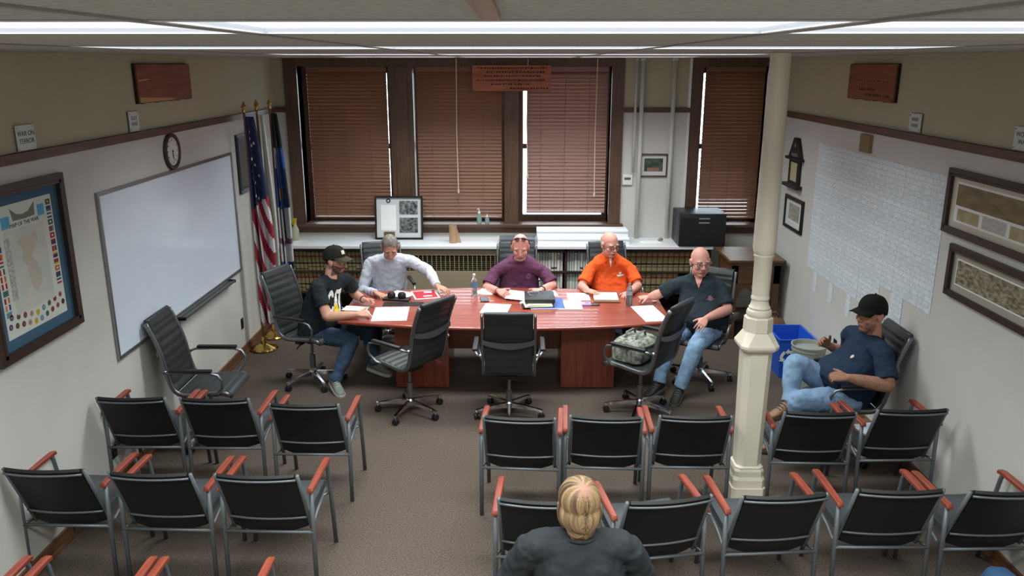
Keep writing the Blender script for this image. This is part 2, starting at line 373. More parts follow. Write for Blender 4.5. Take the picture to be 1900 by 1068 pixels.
# ================================================================== executive chairs
def exec_chair():
    t = thing('executive_chair', 'x', 'office chair', (0, 0, 0))
    # side profile (y forward, z up) of the sling: front lip of the seat -> back -> head
    prof = []
    def bez(p0, p1, p2, p3, n):
        for i in range(n):
            s = i/n; a = (1-s)**3; b = 3*s*(1-s)**2; c_ = 3*s*s*(1-s); d = s**3
            prof.append(V((0, a*p0[0]+b*p1[0]+c_*p2[0]+d*p3[0], a*p0[1]+b*p1[1]+c_*p2[1]+d*p3[1])))
    bez((.255, .425), (.25, .475), (.18, .475), (.06, .462), 8)
    bez((.06, .462), (-.08, .445), (-.17, .43), (-.205, .50), 9)
    bez((-.205, .50), (-.25, .60), (-.245, .74), (-.295, .88), 10)
    bez((-.295, .88), (-.325, .97), (-.35, 1.02), (-.378, 1.078), 8)
    prof.append(V((0, -.378, 1.078)))
    n = len(prof); L = [0]
    for i in range(1, n): L.append(L[-1]+(prof[i]-prof[i-1]).length)
    def pt(s):
        s = min(max(s, 0), L[-1]*.9999)
        for i in range(n-1):
            if L[i+1] >= s: return prof[i].lerp(prof[i+1], (s-L[i])/(L[i+1]-L[i])), (prof[i+1]-prof[i]).normalized()
    def panel(s0, s1, w, rib, th, name, roll=False):
        rings = []; N = max(16, int((s1-s0)/rib*6))
        for k in range(N+1):
            s = s0+(s1-s0)*k/N; p, tg = pt(s); nrm = V((0, tg.z, -tg.y))      # towards the sitter
            if nrm.z < 0 and nrm.y < 0: nrm = -nrm
            ph = ((s-s0) % rib)/rib; b = th*(.55+.45*math.sin(PI*ph)**.5)
            if roll and s > s1-.085: b = th*1.25
            if k in (0, N): b *= .45
            ring = []
            for x, f in ((-w, .25), (-w*.96, .85), (-w*.5, 1.0), (0, 1.0), (w*.5, 1.0), (w*.96, .85), (w, .25)): ring.append(p+V((x, 0, 0))+nrm*b*f)
            for x, f in ((w, -.25), (w*.96, -.7), (0, -.8), (-w*.96, -.7), (-w, -.25)): ring.append(p+V((x, 0, 0))+nrm*b*f)
            rings.append(ring)
        MB().loft(rings).build(name, M_LEATHER, t, auto=.9)
    sb = L[17]
    panel(0, sb-.05, .222, .072, .028, 'seat')
    panel(sb-.04, L[-1], .206, .072, .020, 'backrest', True)
    for sx in (-1, 1):
        pts = [pt(L[-1]*.02+L[-1]*.955*i/30)[0]+V((sx*.222, 0, 0)) for i in range(31)]
        MB().tube(pts,   .0125, 8, flat=(1.0, 1.7)).build('side_rail', M_STEEL, t, smooth=True)
        arm = MB().tube([(sx*.262, -.245, .655), (sx*.285, -.20, .668), (sx*.293, -.05, .672), (sx*.293, .12, .668), (sx*.29, .19, .65), (sx*.285, .222, .60), (sx*.277, .215, .54), (sx*.25, .16, .475), (sx*.235, .11, .462)], .0105, 8, flat=(1.3, 1)).build('arm', M_STEEL, t, smooth=True)
        MB().rbox(sx*.293-.022, sx*.293+.022, -.19, .15, .674, .698, .009).build('arm_pad', M_PLASTIC, arm, auto=.6)
        MB().tube([(sx*.222, -.243, .655), (sx*.262, -.243, .655)], .014, 8).build('arm_bolt', M_CHROME, arm, smooth=True)
    # brace across the back, sagging in the middle
    p, tg = pt(L[25]); rings = []
    for i in range(13):
        u = -1+i/6; zc = p.z-.035*(1-u*u); yc = p.y-.028-.012*(1-u*u); h = .028-.008*abs(u)
        rings.append([V((u*.224, yc+a, zc+b)) for a, b in ((.006, -h), (.006, h), (-.006, h), (-.006, -h))])
    MB().loft(rings).build('back_brace', M_STEEL, t, auto=.6)
    MB().box(-.215, .215, -.03, .03, .405, .425).rbox(-.075, .075, -.10, .10, .375, .408, .008).build('tilt_mechanism', M_PLASTIC, t)
    MB().tube([(.07, 0, .39), (.20, .0, .385), (.235, .0, .365)], .006, 6).build('tilt_lever', M_PLASTIC, t)
    MB().lathe([(.028, .10), (.028, .24), (.016, .245), (.016, .38)], 14).build('gas_cylinder', M_STEEL, t, auto=.6)
    base = MB().lathe([(.03, .075), (.038, .08), (.04, .12), (.03, .135)], 16).build('base_hub', M_CHROME, t, auto=.6)
    for k in range(5):
        a = 2*PI*k/5-PI/2; d = V((math.cos(a), math.sin(a), 0)); s_ = V((-d.y, d.x, 0)); rings = []
        for r, w, z0, z1 in ((.025, .022, .08, .125), (.12, .019, .085, .118), (.25, .016, .082, .102), (.305, .017, .074, .092), (.315, .012, .076, .09)):
            rings.append([d*r+s_*w+V((0, 0, z0)), d*r+s_*w*.7+V((0, 0, z1)), d*r-s_*w*.7+V((0, 0, z1)), d*r-s_*w+V((0, 0, z0))])
        MB().loft(rings).build('base_arm', M_CHROME, t, auto=.9)
        cs = MB(); c0 = d*.30; q = d if k % 2 else s_
        Mx = Matrix.Translation(c0+V((0, 0, .03)))
        for e in (-1, 1):
            ax = V((-q.y, q.x, 0))
            R_ = ax.to_track_quat('Z', 'Y').to_matrix().to_4x4()
            cs.lathe([(.012, -.009), (.027, -.008), (.03, 0), (.027, .008), (.012, .009)], 12, M=Matrix.Translation(c0+ax*e*.014+V((0, 0, .03))) @ R_)
        co = cs.build('caster', M_PLASTIC, t, auto=.7)
        MB().tube([c0+V((0, 0, .035)), c0+V((0, 0, .08))], .008, 8).build('caster_stem', M_CHROME, co, smooth=True)
    return t
CH = exec_chair()
def face(dx, dy): return math.atan2(dy, dx)-PI/2
EXEC = [
 ((-2.04, 7.50), face(.93, -.36), .06, 'black ribbed office chair under the man in the black cap and logo shirt'),
 ((-.985, 6.80), face(-.80, .60), .05, 'empty black ribbed office chair turned left at the near side of the table'),
 ((-.09, 6.74), face(0, 1), .0, 'empty black ribbed office chair seen squarely from behind at the table middle'),
 ((1.09, 6.81), face(-.80, .60), .03, 'black ribbed office chair with the camouflage bag on its seat'),
 ((1.80, 7.60), face(-.42, -.9), .0, 'black ribbed office chair under the man in the dark V-neck shirt'),
 ((-2.575, 6.25), face(1, 0), .03, 'empty black ribbed office chair standing against the whiteboard wall'),
 ((2.60, 6.05), face(-1, 0), .0, 'black ribbed office chair under the man sitting with crossed legs by the wall'),
 ((-1.50, 8.78), face(.30, -.95), .0, 'black ribbed office chair behind the man in the grey long-sleeved shirt'),
 ((-.03, 8.76), face(0, -1), .0, 'black ribbed office chair behind the man in the purple shirt'),
 ((1.05, 8.80), face(.15, -1), .0, 'black ribbed office chair behind the man in the orange polo shirt'),
]
def raise_chair(o, dz):
    for ch in o.children:
        if not ch.name.startswith(('base', 'caster')): ch.location.z += dz
CH.location = (EXEC[0][0][0], EXEC[0][0][1], 0); CH.rotation_euler = (0, 0, EXEC[0][1]); CH['label'] = EXEC[0][3]; CH['group'] = 'black executive chairs around the table'
for (p, rz, dz, lab) in EXEC[1:]: raise_chair(dup(CH, (p[0], p[1], 0), rz, lab), dz)
raise_chair(CH, EXEC[0][2])

# ================================================================== stacking armchairs
def arm_chair():
    t = thing('stacking_armchair', 'x', 'chair')
    def back_pt(u, v, off=0):      # u -1..1 across, v 0..1 bottom to top
        return V((u*.222, -.158-.195*v-.026*(1-u*u)+off, .365+.44*v))
    rings = []
    for i in range(15):
        u = -1+2*i/14; ring = []
        for v, o in ((.02, .016), (.25, .02), (.5, .02), (.75, .02), (.93, .022), (1.0, .016), (1.03, .0), (1.0, -.018), (.93, -.012), (.5, -.006), (.02, -.006)):
            sag = -.035*(1-u*u) if v < .1 else 0
            p = back_pt(u, v, o); p.z += sag; ring.append(p)
        rings.append(ring)
    MB().loft(rings).build('backrest', M_VINYL, t, auto=.8)
    rings = []
    for i in range(13):
        u = -1+2*i/12; d = .012*(u*u); e = .6 if abs(u) == 1 else 1
        rings.append([V((u*.225, y, z+d if k > 4 else z)) for k, (y, z) in enumerate(((-.185, .412), (-.1, .405), (.1, .408), (.2, .415), (.238, .425), (.243, .442), (.225, .452+.004*e), (.1, .446+.006*e), (-.1, .438+.006*e), (-.185, .442)))])
    MB().loft(rings).build('seat', M_SEATV, t, auto=.8)
    for sx in (-1, 1):
        # rail: down the back, round the corner, forward under the seat
        pts = [back_pt(sx*1.06, 1.0), back_pt(sx*1.06, .5), back_pt(sx*1.06, .08), V((sx*.235, -.148, .352)), V((sx*.235, -.115, .352)), V((sx*.235, -.02, .385)), V((sx*.235, .2, .418))]
        MB().tube(pts, .0115, 8).build('side_rail', M_GUN, t, smooth=True)
        MB().tube([(sx*.268, -.235, .0), (sx*.268, -.222, .40), (sx*.268, -.215, .642)], .0115, 8, flat=(1, 1.25)).build('leg', M_GUN, t, smooth=True)
        MB().tube([(sx*.268, .238, .0), (sx*.268, .19, .40), (sx*.268, .148, .60), (sx*.268, .135, .642)], .0115, 8, flat=(1, 1.25)).build('leg', M_GUN, t, smooth=True)
        rg = []
        for y, z, w, h in ((-.245, .640, .016, .008), (-.235, .648, .019, .013), (0, .652, .021, .014), (.13, .652, .021, .014), (.165, .645, .019, .012), (.172, .638, .015, .007)):
            rg.append([V((sx*.268+a*w, y, z+b*h)) for a, b in ((-1, -.8), (-1, .5), (-.7, 1), (.7, 1), (1, .5), (1, -.8))])
        MB().loft(rg).build('armrest', M_ARMWOOD, t, auto=.7)
        MB().tube([(sx*.235, -.13, .36), (sx*.268, -.228, .372)], .008, 6).build('bracket', M_STEEL, t, smooth=True)
        MB().tube([(sx*.235, .12, .41), (sx*.268, .20, .40)], .008, 6).build('bracket', M_STEEL, t, smooth=True)
    for v, off in ((.95, -.024), (.22, -.018)):
        MB().tube([back_pt(-1.04+2.08*i/10, v, off) for i in range(11)], .0075, 6).build('back_bar', M_GUN, t, smooth=True)
    MB().tube([(-.268, -.226, .365), (.268, -.226, .365)], .010, 8).build('stretcher', M_GUN, t, smooth=True)
    return t
AC = arm_chair()
BK = .37
def rowpos(mx, my, ang):
    a = math.radians(ang); return (mx-math.sin(a)*BK, my+math.cos(a)*BK, 0), a
ST = [
 (-2.714, 5.20, 0.5, 'black stacking armchair with red-brown arms, first row, beside the whiteboard wall'),
 (-2.123, 5.19, 0, 'black stacking armchair with red-brown arms, middle of the first row, left block'),
 (-1.476, 5.10, -.6, 'black stacking armchair with red-brown arms, first row, left block, next to the aisle'),
 (-2.735, 4.165, -1.5, 'black stacking armchair with red-brown arms, second row, beside the whiteboard wall'),
 (-2.106, 4.126, -2.0, 'black stacking armchair with red-brown arms, middle of the second row, left block'),
 (-1.493, 4.11, -1.5, 'black stacking armchair with red-brown arms, second row, left block, next to the aisle'),
 (-2.745, 3.03, 0, 'black stacking armchair cut by the frame, third row, beside the whiteboard wall'),
 (-2.11, 3.03, 0, 'black stacking armchair cut by the frame, middle of the third row, left block'),
 (-1.515, 3.03, 0, 'black stacking armchair cut by the frame, third row, left block, next to the aisle'),
 (-.002, 4.90, -4, 'black stacking armchair, first row, right block, next to the aisle'),
 (.575, 4.915, -3, 'black stacking armchair, second from the aisle in the first row, right block'),
 (1.170, 4.93, -1, 'black stacking armchair in the first row, just left of the cream column'),
 (2.016, 5.00, -1.5, 'black stacking armchair in the first row, just right of the cream column'),
 (2.655, 5.05, 2.0, 'black stacking armchair in the first row, beside the framed-photo wall'),
 (.125, 3.85, -4, 'black stacking armchair partly hidden behind the blond head'),
 (.812, 3.87, 10, 'black stacking armchair turned slightly, second row, right of the blond head'),
 (1.441, 3.917, 4.5, 'black stacking armchair in the second row, directly before the cream column'),
 (2.09, 3.98, .5, 'black stacking armchair in the second row, second from the framed-photo wall'),
 (2.70, 3.972, 2.0, 'black stacking armchair cut by the right frame edge, second row'),
 (.36, 2.84, 0, 'black stacking armchair holding the blond person in the black shirt'),
 (2.56, 2.85, 0, 'black stacking armchair under the person in jeans, bottom right corner'),
]
for i, (x, y, a, lab) in enumerate(ST):
    loc, rz = rowpos(x, y, a)
    if i == 0:
        AC.location = loc; AC.rotation_euler = (0, 0, rz); AC['label'] = lab; AC['group'] = 'black stacking armchairs in rows'
    else: dup(AC, loc, rz, lab)

# ================================================================== counter, bookcases, radiator cover
M_LAM = mat('white_laminate', (226, 228, 232), 0.3, var=0.02, scale=3)
M_CASE = wood('bookcase_wood', (70, 48, 36), (52, 36, 28), .5, 'x')
M_TANP = mat('tan_painted_panel', (150, 138, 112), .55, var=.03, scale=3)
tag(MB().rbox(XL+.002, 2.345, 9.585, YB-.004, .885, .925, .006).build('countertop', M_LAM), 'long white laminate countertop running under the windows', 'countertop')
def bookcase(x0, x1, label, n_div=0):
    t = thing('bookcase', label, 'bookcase', ((x0+x1)/2, 9.86, 0)); w = (x1-x0)/2
    MB().box(-w, w, .20, .22, .002, .88).build('back_panel', M_CASE, t)
    for s in [-w, w-.025]+[-w+(2*w-.025)*(k+1)/(n_div+1) for k in range(n_div)]:
        MB().box(s, s+.025, -.225, .20, .002, .88).build('side_panel', M_CASE, t)
    for z in (.06, .31, .575):
        MB().box(-w+.025, w-.025, -.215, .2, z, z+.022).build('shelf', M_CASE, t)
    MB().box(-w+.025, w-.025, -.225, -.2, .842, .88).build('face_rail', M_CASE, t)
    MB().box(-w+.025, w-.025, -.215, -.19, .002, .06).build('toe_kick', M_CASE, t)
    return t
bookcase(-2.99, -1.47, 'dark wooden bookcase of law books behind the capped man', 0)
bookcase(-.06, 1.19, 'dark wooden bookcase of white volumes between purple and orange shirts', 1)
bookcase(1.192, 2.33, 'dark wooden bookcase of law books behind the man in V-neck shirt', 0)
rc = thing('radiator_cover', 'tan metal radiator cover with a row of upright slots', 'radiator cover', (-.765, 9.86, 0))
f = MB(); f.box(-.70, .70, -.235, -.215, .002, .60); f.box(-.70, .70, -.235, -.215, .80, .88); f.box(-.70, -.69, -.235, -.215, .60, .80); f.box(.69, .70, -.235, -.215, .60, .80)
f.build('front_panel', M_TANP, rc)
for i in range(25):
    MB().box(-.69+.0552*i+.0475, -.69+.0552*i+.0552, -.235, -.215, .60, .80).build('grille_bar', M_TANP, rc)
for i in range(8):
    MB().box(-.69, .69, -.20, -.192, .607+.025*i, .617+.025*i).build('fin', mat('fin_metal', (104, 102, 72), .5, .2), rc)
MB().box(-.70, .70, -.12, .2, .002, .88).build('radiator_body', mat('radiator_dark', (66, 62, 46), .7), rc)
# law books: cream spine, red band, two black bands
M_SPINE = mat('law_spine', (134, 124, 88), .6, var=.08, scale=30)
M_RED = mat('spine_red', (128, 34, 32), .55); M_BLK = mat('spine_black', (26, 24, 22), .55)
M_PAGE = mat('page_block', (205, 195, 165), .8)
def book_proto(w, h, d, bands, ms):
    m = MB(); N = 6; rings = []
    def sect(z0, z1, mi, e=0.0):
        r0 = []
        for z in (z0, z1):
            ring = [V((-w/2-e, d, z)), V((-w/2-e, .006, z))]+[V((-math.cos(PI*k/N)*(w/2+e), .006-math.sin(PI*k/N)*(.008+e), z)) for k in range(1, N)]+[V((w/2+e, .006, z)), V((w/2+e, d, z))]
            r0.append(ring)
        m.loft(r0, mi)
    sect(0, h, 0)
    for (z0, z1, mi) in bands: sect(z0*h, z1*h, mi, .0006)
    return m.mesh('law_book', ms)
LB = [book_proto(w, h, .17, b, [M_SPINE, M_RED, M_BLK]) for w, h, b in (
    (.046, .236, [(.70, .80, 1), (.34, .42, 2), (.06, .11, 2)]),
    (.044, .232, [(.71, .80, 1), (.36, .43, 2), (.18, .22, 2)]),
    (.062, .238, [(.71, .79, 1), (.33, .41, 2), (.20, .23, 2)]))]
WB = [book_proto(w, h, .17, b, [mat('white_spine_%d' % i, c_, .6), mat('grey_spine', (150, 158, 156), .6), mat('dark_label', (62, 66, 64), .6)]) for i, (w, h, b, c_) in enumerate((
    (.031, .235, [(.55, .98, 1)], (206, 206, 196)), (.034, .228, [(.6, .95, 1)], (216, 218, 214)), (.026, .238, [(.5, .97, 1)], (190, 200, 196)), (.03, .232, [(.1, .2, 2)], (214, 210, 198))))]
def fill(x0, x1, z, protos, widths, name, labs, cat, group):
    x = x0; i = 0
    while True:
        k = random.randrange(len(protos)); w = widths[k]
        if x+w > x1: break
        o = link(name, protos[k], None, (x+w/2, 9.665+random.uniform(0, .008), z)); o['category'] = cat; o['group'] = group; o['label'] = labs
        x += w+random.uniform(.0012, .004); i += 1
LAW = 'tan law book with red and black bands on '
fill(-2.955, -1.50, .598, LB[:2], (.048, .046), 'law_book', LAW+'upper shelf behind the capped man', 'book', 'law books, upper shelf, left bookcase')
fill(-2.955, -1.50, .333, LB[:2], (.048, .046), 'law_book', LAW+'lower shelf behind the capped man', 'book', 'law books, lower shelf, left bookcase')
fill(1.225, 2.30, .598, [LB[2]], (.064,), 'law_book', LAW+'upper shelf behind the V-neck man', 'book', 'law books, upper shelf, right bookcase')
fill(1.225, 2.02, .333, [LB[2]], (.064,), 'law_book', LAW+'lower shelf behind the V-neck man', 'book', 'law books, lower shelf, right bookcase')
for a, b in ((-.03, .545), (.58, 1.16)):
    s_ = 'nearer the purple shirt' if a < 0 else 'nearer the orange shirt'
    for z, n in ((.598, 'upper'), (.333, 'lower')):
        fill(a, b, z, WB, (.033, .036, .028, .032), 'white_volume', 'slim pale volume on the %s shelf section %s' % (n, s_), 'book', 'pale volumes, %s shelf, %s' % (n, s_))
# brown wooden stand in the right corner
wd = thing('wooden_stand', 'brown carved wooden stand in the corner beyond the column', 'stand', (2.66, 9.16, 0))
M_OAK = wood('brown_oak', (112, 78, 48), (86, 58, 36), .45, 'x'); M_OAKZ = wood('brown_oak_upright', (112, 72, 46), (82, 54, 34), .45, 'z')
MB().rbox(-.315, .315, -.36, .36, .905, .94, .008).build('top', M_OAK, wd)
MB().box(-.29, .29, -.33, .33, .875, .905).build('moulding', M_OAK, wd)
MB().box(-.27, .27, -.31, -.285, .66, .875).build('apron', M_OAK, wd)
MB().box(-.27, .27, .285, .31, .66, .875).build('apron', M_OAK, wd)
for x in (-.27, .20):
    for y in (-.31, .24):
        MB().box(x, x+.07, y, y+.07, .002, .875).build('leg', M_OAKZ, wd)
for s in (-1, 1):
    poly = []
    for k in range(13):
        a = PI/2*k/12; poly.append((.20-.16*math.cos(a)*1.0, .66-.16*math.sin(a)*0))
    br = [(.20, .66), (.02, .66), (.05, .615), (.0, .55), (.07, .575), (.10, .60), (.15, .585), (.18, .52), (.20, .46)]
    MB().prism([(s*x, z) for x, z in br], 0, .02, M=Matrix(((1, 0, 0, 0), (0, 0, 1, -.30), (0, 1, 0, 0), (0, 0, 0, 1)))).build('carved_bracket', M_OAK, wd)
MB().box(-.262, -.25, -.24, .24, .1, .875).build('side_panel', M_OAKZ, wd)
# ================================================================== things on the walls
M_BLACKF = mat('black_frame', (34, 30, 27), .4); M_DKWOODF = mat('dark_walnut_frame', (58, 44, 36), .4, var=.15, scale=12)
M_MATW = mat('white_mat_board', (214, 216, 214), .85); M_GLZ = None
def framed(name, label, cat, M, w, h, fw, fd, fm, matm, inner=None, back=.006):
    """a frame of four bars round a board; local x right, y up, z out of the wall, origin at centre"""
    o = bpy.data.objects.new(name, None); COL.objects.link(o); o.matrix_world = M; o.empty_display_size = .05; tag(o, label, cat)
    f = MB()
    for a, b, c_, d in ((-w/2, w/2, h/2-fw, h/2), (-w/2, w/2, -h/2, -h/2+fw), (-w/2, -w/2+fw, -h/2+fw, h/2-fw), (w/2-fw, w/2, -h/2+fw, h/2-fw)):
        f.box(a, b, c_, d, 0.001, fd)
    f.build('frame', fm, o)
    f2 = MB()
    i = fw*.72
    for a, b, c_, d in ((-w/2+i, w/2-i, h/2-fw-.006, h/2-i), (-w/2+i, w/2-i, -h/2+i, -h/2+fw+.006), (-w/2+i, -w/2+fw+.006, -h/2+i, h/2-i), (w/2-fw-.006, w/2-i, -h/2+i, h/2-i)):
        f2.box(a, b, c_, d, fd-.001, fd+.004)
    f2.build('frame_lip', fm, o)
    MB().box(-w/2+fw*.9, w/2-fw*.9, -h/2+fw*.9, h/2-fw*.9, .002, back).build('mat_board', matm, o)
    return o
def flat(parent, name, x0, x1, y0, y1, z, m, th=.0012): return MB().box(x0, x1, y0, y1, z, z+th).build(name, m, parent)
def letters(parent, s, x, y, z, size, m, name='lettering', space=1.0):
    me = text_mesh(s, size, .0006, space=space); me.materials.clear(); me.materials.append(m)
    return link(name, me, parent, (x, y, z))
M_INK = mat('black_ink', (38, 38, 40), .7)
def photo_mat(name, c1, c2, scale=14, st=(1, 1, 1)): return mat(name, c1, .5, col2=c2, scale=scale, stretch=st, detail=8)
# whiteboard
wbd = bpy.data.objects.new('whiteboard', None); COL.objects.link(wbd); wbd.matrix_world = on_left(7.02, 1.548)
tag(wbd, 'large blank whiteboard with grey aluminium frame on the left wall', 'whiteboard')
M_WB = mat('whiteboard_enamel', (228, 239, 255), .16, var=.015, scale=4); M_ALU = mat('aluminium', (150, 152, 152), .35, .8)  # blue tint in the board colour stands in for reflected window daylight
MB().box(-1.36, 1.36, -.605, .605, .002, .012).build('writing_surface', M_WB, wbd)
f = MB()
for a, b, c_, d in ((-1.375, 1.375, .60, .625), (-1.375, 1.375, -.625, -.60), (-1.375, -1.352, -.60, .60), (1.352, 1.375, -.60, .60)): f.box(a, b, c_, d, .002, .022)
f.build('frame', M_ALU, wbd)
MB().box(-.30, 1.00, -.655, -.645, .004, .075).box(-.30, 1.00, -.655, -.632, .07, .076).build('pen_tray', M_ALU, wbd)
MB().box(-.30, -.285, -.66, -.63, .004, .08).build('tray_end', M_PLASTIC, wbd); MB().box(.985, 1.0, -.66, -.63, .004, .08).build('tray_end', M_PLASTIC, wbd)
# clock
ck = bpy.data.objects.new('wall_clock', None); COL.objects.link(ck); ck.matrix_world = on_left(6.985, 2.327)
tag(ck, 'round wall clock with dark wooden rim above the whiteboard', 'clock')
MB().lathe([(.118, .002), (.155, .002), (.160, .012), (.152, .026), (.134, .03), (.121, .022), (.118, .016), (.118, .002)], 40, cap=False).build('rim', M_DKWOODF, ck, auto=.7)
MB().lathe([(.118, .004), (.118, .016)], 40).build('dial', mat('clock_dial', (222, 224, 220), .5), ck)
for h in range(12):
    a = PI/2-h*PI/6; me = text_mesh(str(12 if h == 0 else h), .03, .0005); me.materials.append(M_INK); me.materials[0] = M_INK
    link('numeral', me, ck, (.096*math.cos(a), .096*math.sin(a), .0168))
for ang, L_, w in ((-95, .058, .006), (-80, .085, .004)):
    a = math.radians(ang); R_ = Matrix.Rotation(a, 4, 'Z')
    MB().box(-.015, L_, -w/2, w/2, .018, .0195, M=R_).build('hand', M_INK, ck)
MB().lathe([(.007, .017), (.007, .023)], 12).build('hub', M_INK, ck)
# wooden plaques
M_CEDAR = mat('cedar_board', (146, 84, 56), .55, col2=(116, 64, 44), scale=2.2, stretch=(1, 9, 1), bump=.1, bscale=10, detail=7)
M_PALE = mat('pale_sapwood', (190, 146, 96), .55)
def plaque(label, M, w, h, seedv, sap=None):
    o = bpy.data.objects.new('wooden_plaque', None); COL.objects.link(o); o.matrix_world = M; tag(o, label, 'plaque')
    rnd = random.Random(seedv); n = 24; pt_ = [(-w/2, h/2), (w/2, h/2), (w/2, -h/2)]+[(w/2-w*k/n, -h/2+rnd.uniform(-.004, .004)) for k in range(1, n)]+[(-w/2, -h/2)]
    MB().prism(pt_, .001, .035).build('board', [M_CEDAR], o)
    MB().prism([(x*1.012, y*1.03) for x, y in pt_], .001, .022).build('bark_edge', mat('bark', (40, 28, 22), .9), o)
    if sap:
        for p in sap: MB().prism(p, .0352, .0358).build('sapwood_streak', M_PALE, o)
    return o
pl = plaque('reddish cedar plaque with pale streaks high on the left wall', on_left(6.965, 2.90), 1.04, .295, 3,
   [[(-.51, .03), (-.36, .036), (-.30, .030), (-.38, .022), (-.51, .018)], [(-.51, -.143), (.18, -.143), (.05, -.125), (-.2, -.118), (-.4, -.108), (-.51, -.10)]])
pr = plaque('reddish cedar plaque with worn dark lettering high on right wall', on_right(7.15, 2.90), .94, .295, 4)
rnd = random.Random(5)
def scribble(o, x0, x1, y, hh, m, z=.0355, gap=.03):
    """a worn, unreadable line of carved writing: short dark strokes"""
    x = x0; mb = MB()
    while x < x1:
        w = rnd.uniform(.008, .03)
        mb.box(x, min(x+w, x1), y-hh*rnd.uniform(.3, .5), y+hh*rnd.uniform(.3, .5), z, z+.0006); x += w+rnd.uniform(.006, gap)
    return mb.build('carved_line', m, o)
M_BURN = mat('burnt_lettering', (52, 30, 24), .8)
scribble(pr, -.22, .12, -.06, .025, M_BURN, gap=.02); scribble(pr, -.1, .4, -.105, .022, M_BURN); scribble(pr, -.3, .35, .01, .012, M_BURN, gap=.06)
sg = bpy.data.objects.new('wooden_sign', None); COL.objects.link(sg); sg.matrix_world = on_back(-.10, 2.885, YB-.062)
tag(sg, 'wide wooden sign with dark handwritten lines hung over the middle window post', 'sign')
MB().box(-.472, .472, -.15, .15, .0, .03).build('board', mat('sign_board', (176, 104, 72), .55, col2=(138, 78, 56), scale=2, stretch=(1, 8, 1), detail=7), sg)
for k, (a, b) in enumerate(((-.40, .42), (-.30, .40), (-.33, .36), (-.42, .40), (-.25, .22), (-.02, .44))):
    scribble(sg, a, b, .118-.047*k, .022, M_BURN, .0302, .016)
# small acrylic-backed signs above the rail
M_SIGN = mat('white_sign_card', (206, 210, 208), .45); M_SIGNINK = mat('grey_blue_ink', (70, 74, 84), .7)
def small_sign(M, label, lines, w=.19, h=.15):
    o = bpy.data.objects.new('small_sign', None); COL.objects.link(o); o.matrix_world = M; tag(o, label, 'sign', 'small white signs above the rail')
    MB().rbox(-w/2, w/2, -h/2, h/2, .012, .018, .002, 1).build('plate', M_SIGN, o)
    for sx in (-1, 1):
        for sy in (-1, 1):
            MB().lathe([(.005, 0.001), (.005, .019), (.003, .021)], 8, M=Matrix.Translation((sx*(w/2-.014), sy*(h/2-.014), 0))).build('standoff', M_CHROME, o)
    for i, s in enumerate(lines):
        if s is None:
            mb = MB(); mb.box(-w*.28, w*.28, .012-.045*i, .036-.045*i, .0182, .0186); mb.build('faded_line', mat('faded_ink', (138, 140, 146), .7), o)
        else: letters(o, s, 0, .024-.045*i, .0184, .042, M_SIGNINK)
    return o
small_sign(on_left(4.925, 2.622), 'small white sign on the left wall above the flag map', ['WAR ON', 'TERROR'])
small_sign(on_left(6.345, 2.622), 'small white sign on the left wall below the cedar plaque', ['GULF', 'WAR'], .165)
small_sign(on_right(6.30, 2.620), 'small white sign on the right wall with two faded lines', [None, None], .19, .135)
small_sign(on_right(4.92, 2.618), 'small white sign at the right frame edge above the rail', ['WORLD', 'WAR'], .2, .14)
# framed map of flags, left wall
M_BLUEMAT = mat('blue_mat_board', (62, 98, 122), .8)
mp_ = framed('framed_map', 'framed map poster bordered with small flags on the left wall', 'framed map', on_left(4.78, 1.867), .90, 1.015, .055, .035, M_DKWOODF, M_BLUEMAT)
flat(mp_, 'poster', -.315, .315, -.385, .39, .0062, mat('poster_paper', (214, 220, 210), .6))
flat(mp_, 'map_print', -.20, .20, -.26, .24, .0076, mat('map_print', (212, 210, 196), .6, col2=(192, 204, 198), scale=7, detail=5))
(lambda m_: MB().prism([(-.09, .16), (-.03, .19), (.05, .17), (.10, .20), (.11, .14), (.05, .08), (.02, .05), (.07, .01), (.10, -.06), (.09, -.13), (.03, -.17), (-.01, -.13), (-.02, -.06), (-.03, .0), (-.07, .06), (-.05, .10)], .0089, .0099).build('peninsula_print', m_, mp_))( mat('land_print', (204, 190, 176), .6, col2=(190, 190, 170), scale=12))
flat(mp_, 'text_column', -.215, -.165, -.17, .20, .0089, mat('small_print', (150, 154, 150), .7, col2=(205, 208, 200), scale=120, stretch=(.3, 1, 1)))
letters(mp_, 'MAP OF THE WAR', 0.01, .262, .0078, .036, M_INK)
MB().prism([(-.12, .365), (-.10, .29), (.02, .285), (.12, .29), (.13, .37), (.06, .325), (0, .315), (-.06, .325)], .0076, .0086).build('emblem_print', mat('emblem_grey', (120, 122, 110), .7), mp_)
FC = [(40, 60, 130), (170, 40, 40), (200, 170, 40), (60, 90, 50), (190, 110, 50), (70, 150, 190), (150, 40, 50), (90, 40, 60), (60, 120, 110), (205, 140, 110)]
fm = [mat('flag_ink_%d' % i, c_, .6) for i, c_ in enumerate(FC)] + [mat('flag_ink_white', (225, 222, 212), .6)]
rnd = random.Random(11)
def mini(x, y, w=.05, h=.034):
    k = rnd.randrange(3); a, b, c_ = rnd.randrange(10), rnd.choice((10, rnd.randrange(10))), rnd.randrange(10); m_ = MB()
    if k == 0:
        for j, q in enumerate((a, b, c_)): m_.box(x-w/2, x+w/2, y-h/2+h*j/3, y-h/2+h*(j+1)/3, .0076, .0084, q)
    elif k == 1:
        for j, q in enumerate((a, b, c_)): m_.box(x-w/2+w*j/3, x-w/2+w*(j+1)/3, y-h/2, y+h/2, .0076, .0084, q)
    else:
        m_.box(x-w/2, x+w/2, y-h/2, y+h/2, .0076, .0084, a); m_.box(x-w/6, x+w/6, y-h/6, y+h/6, .0084, .0090, b)
    m_.build('flag_print', fm, mp_)
for k in range(13):
    mini(-.275, .28-.043*k); mini(.275, .345-.043*k)
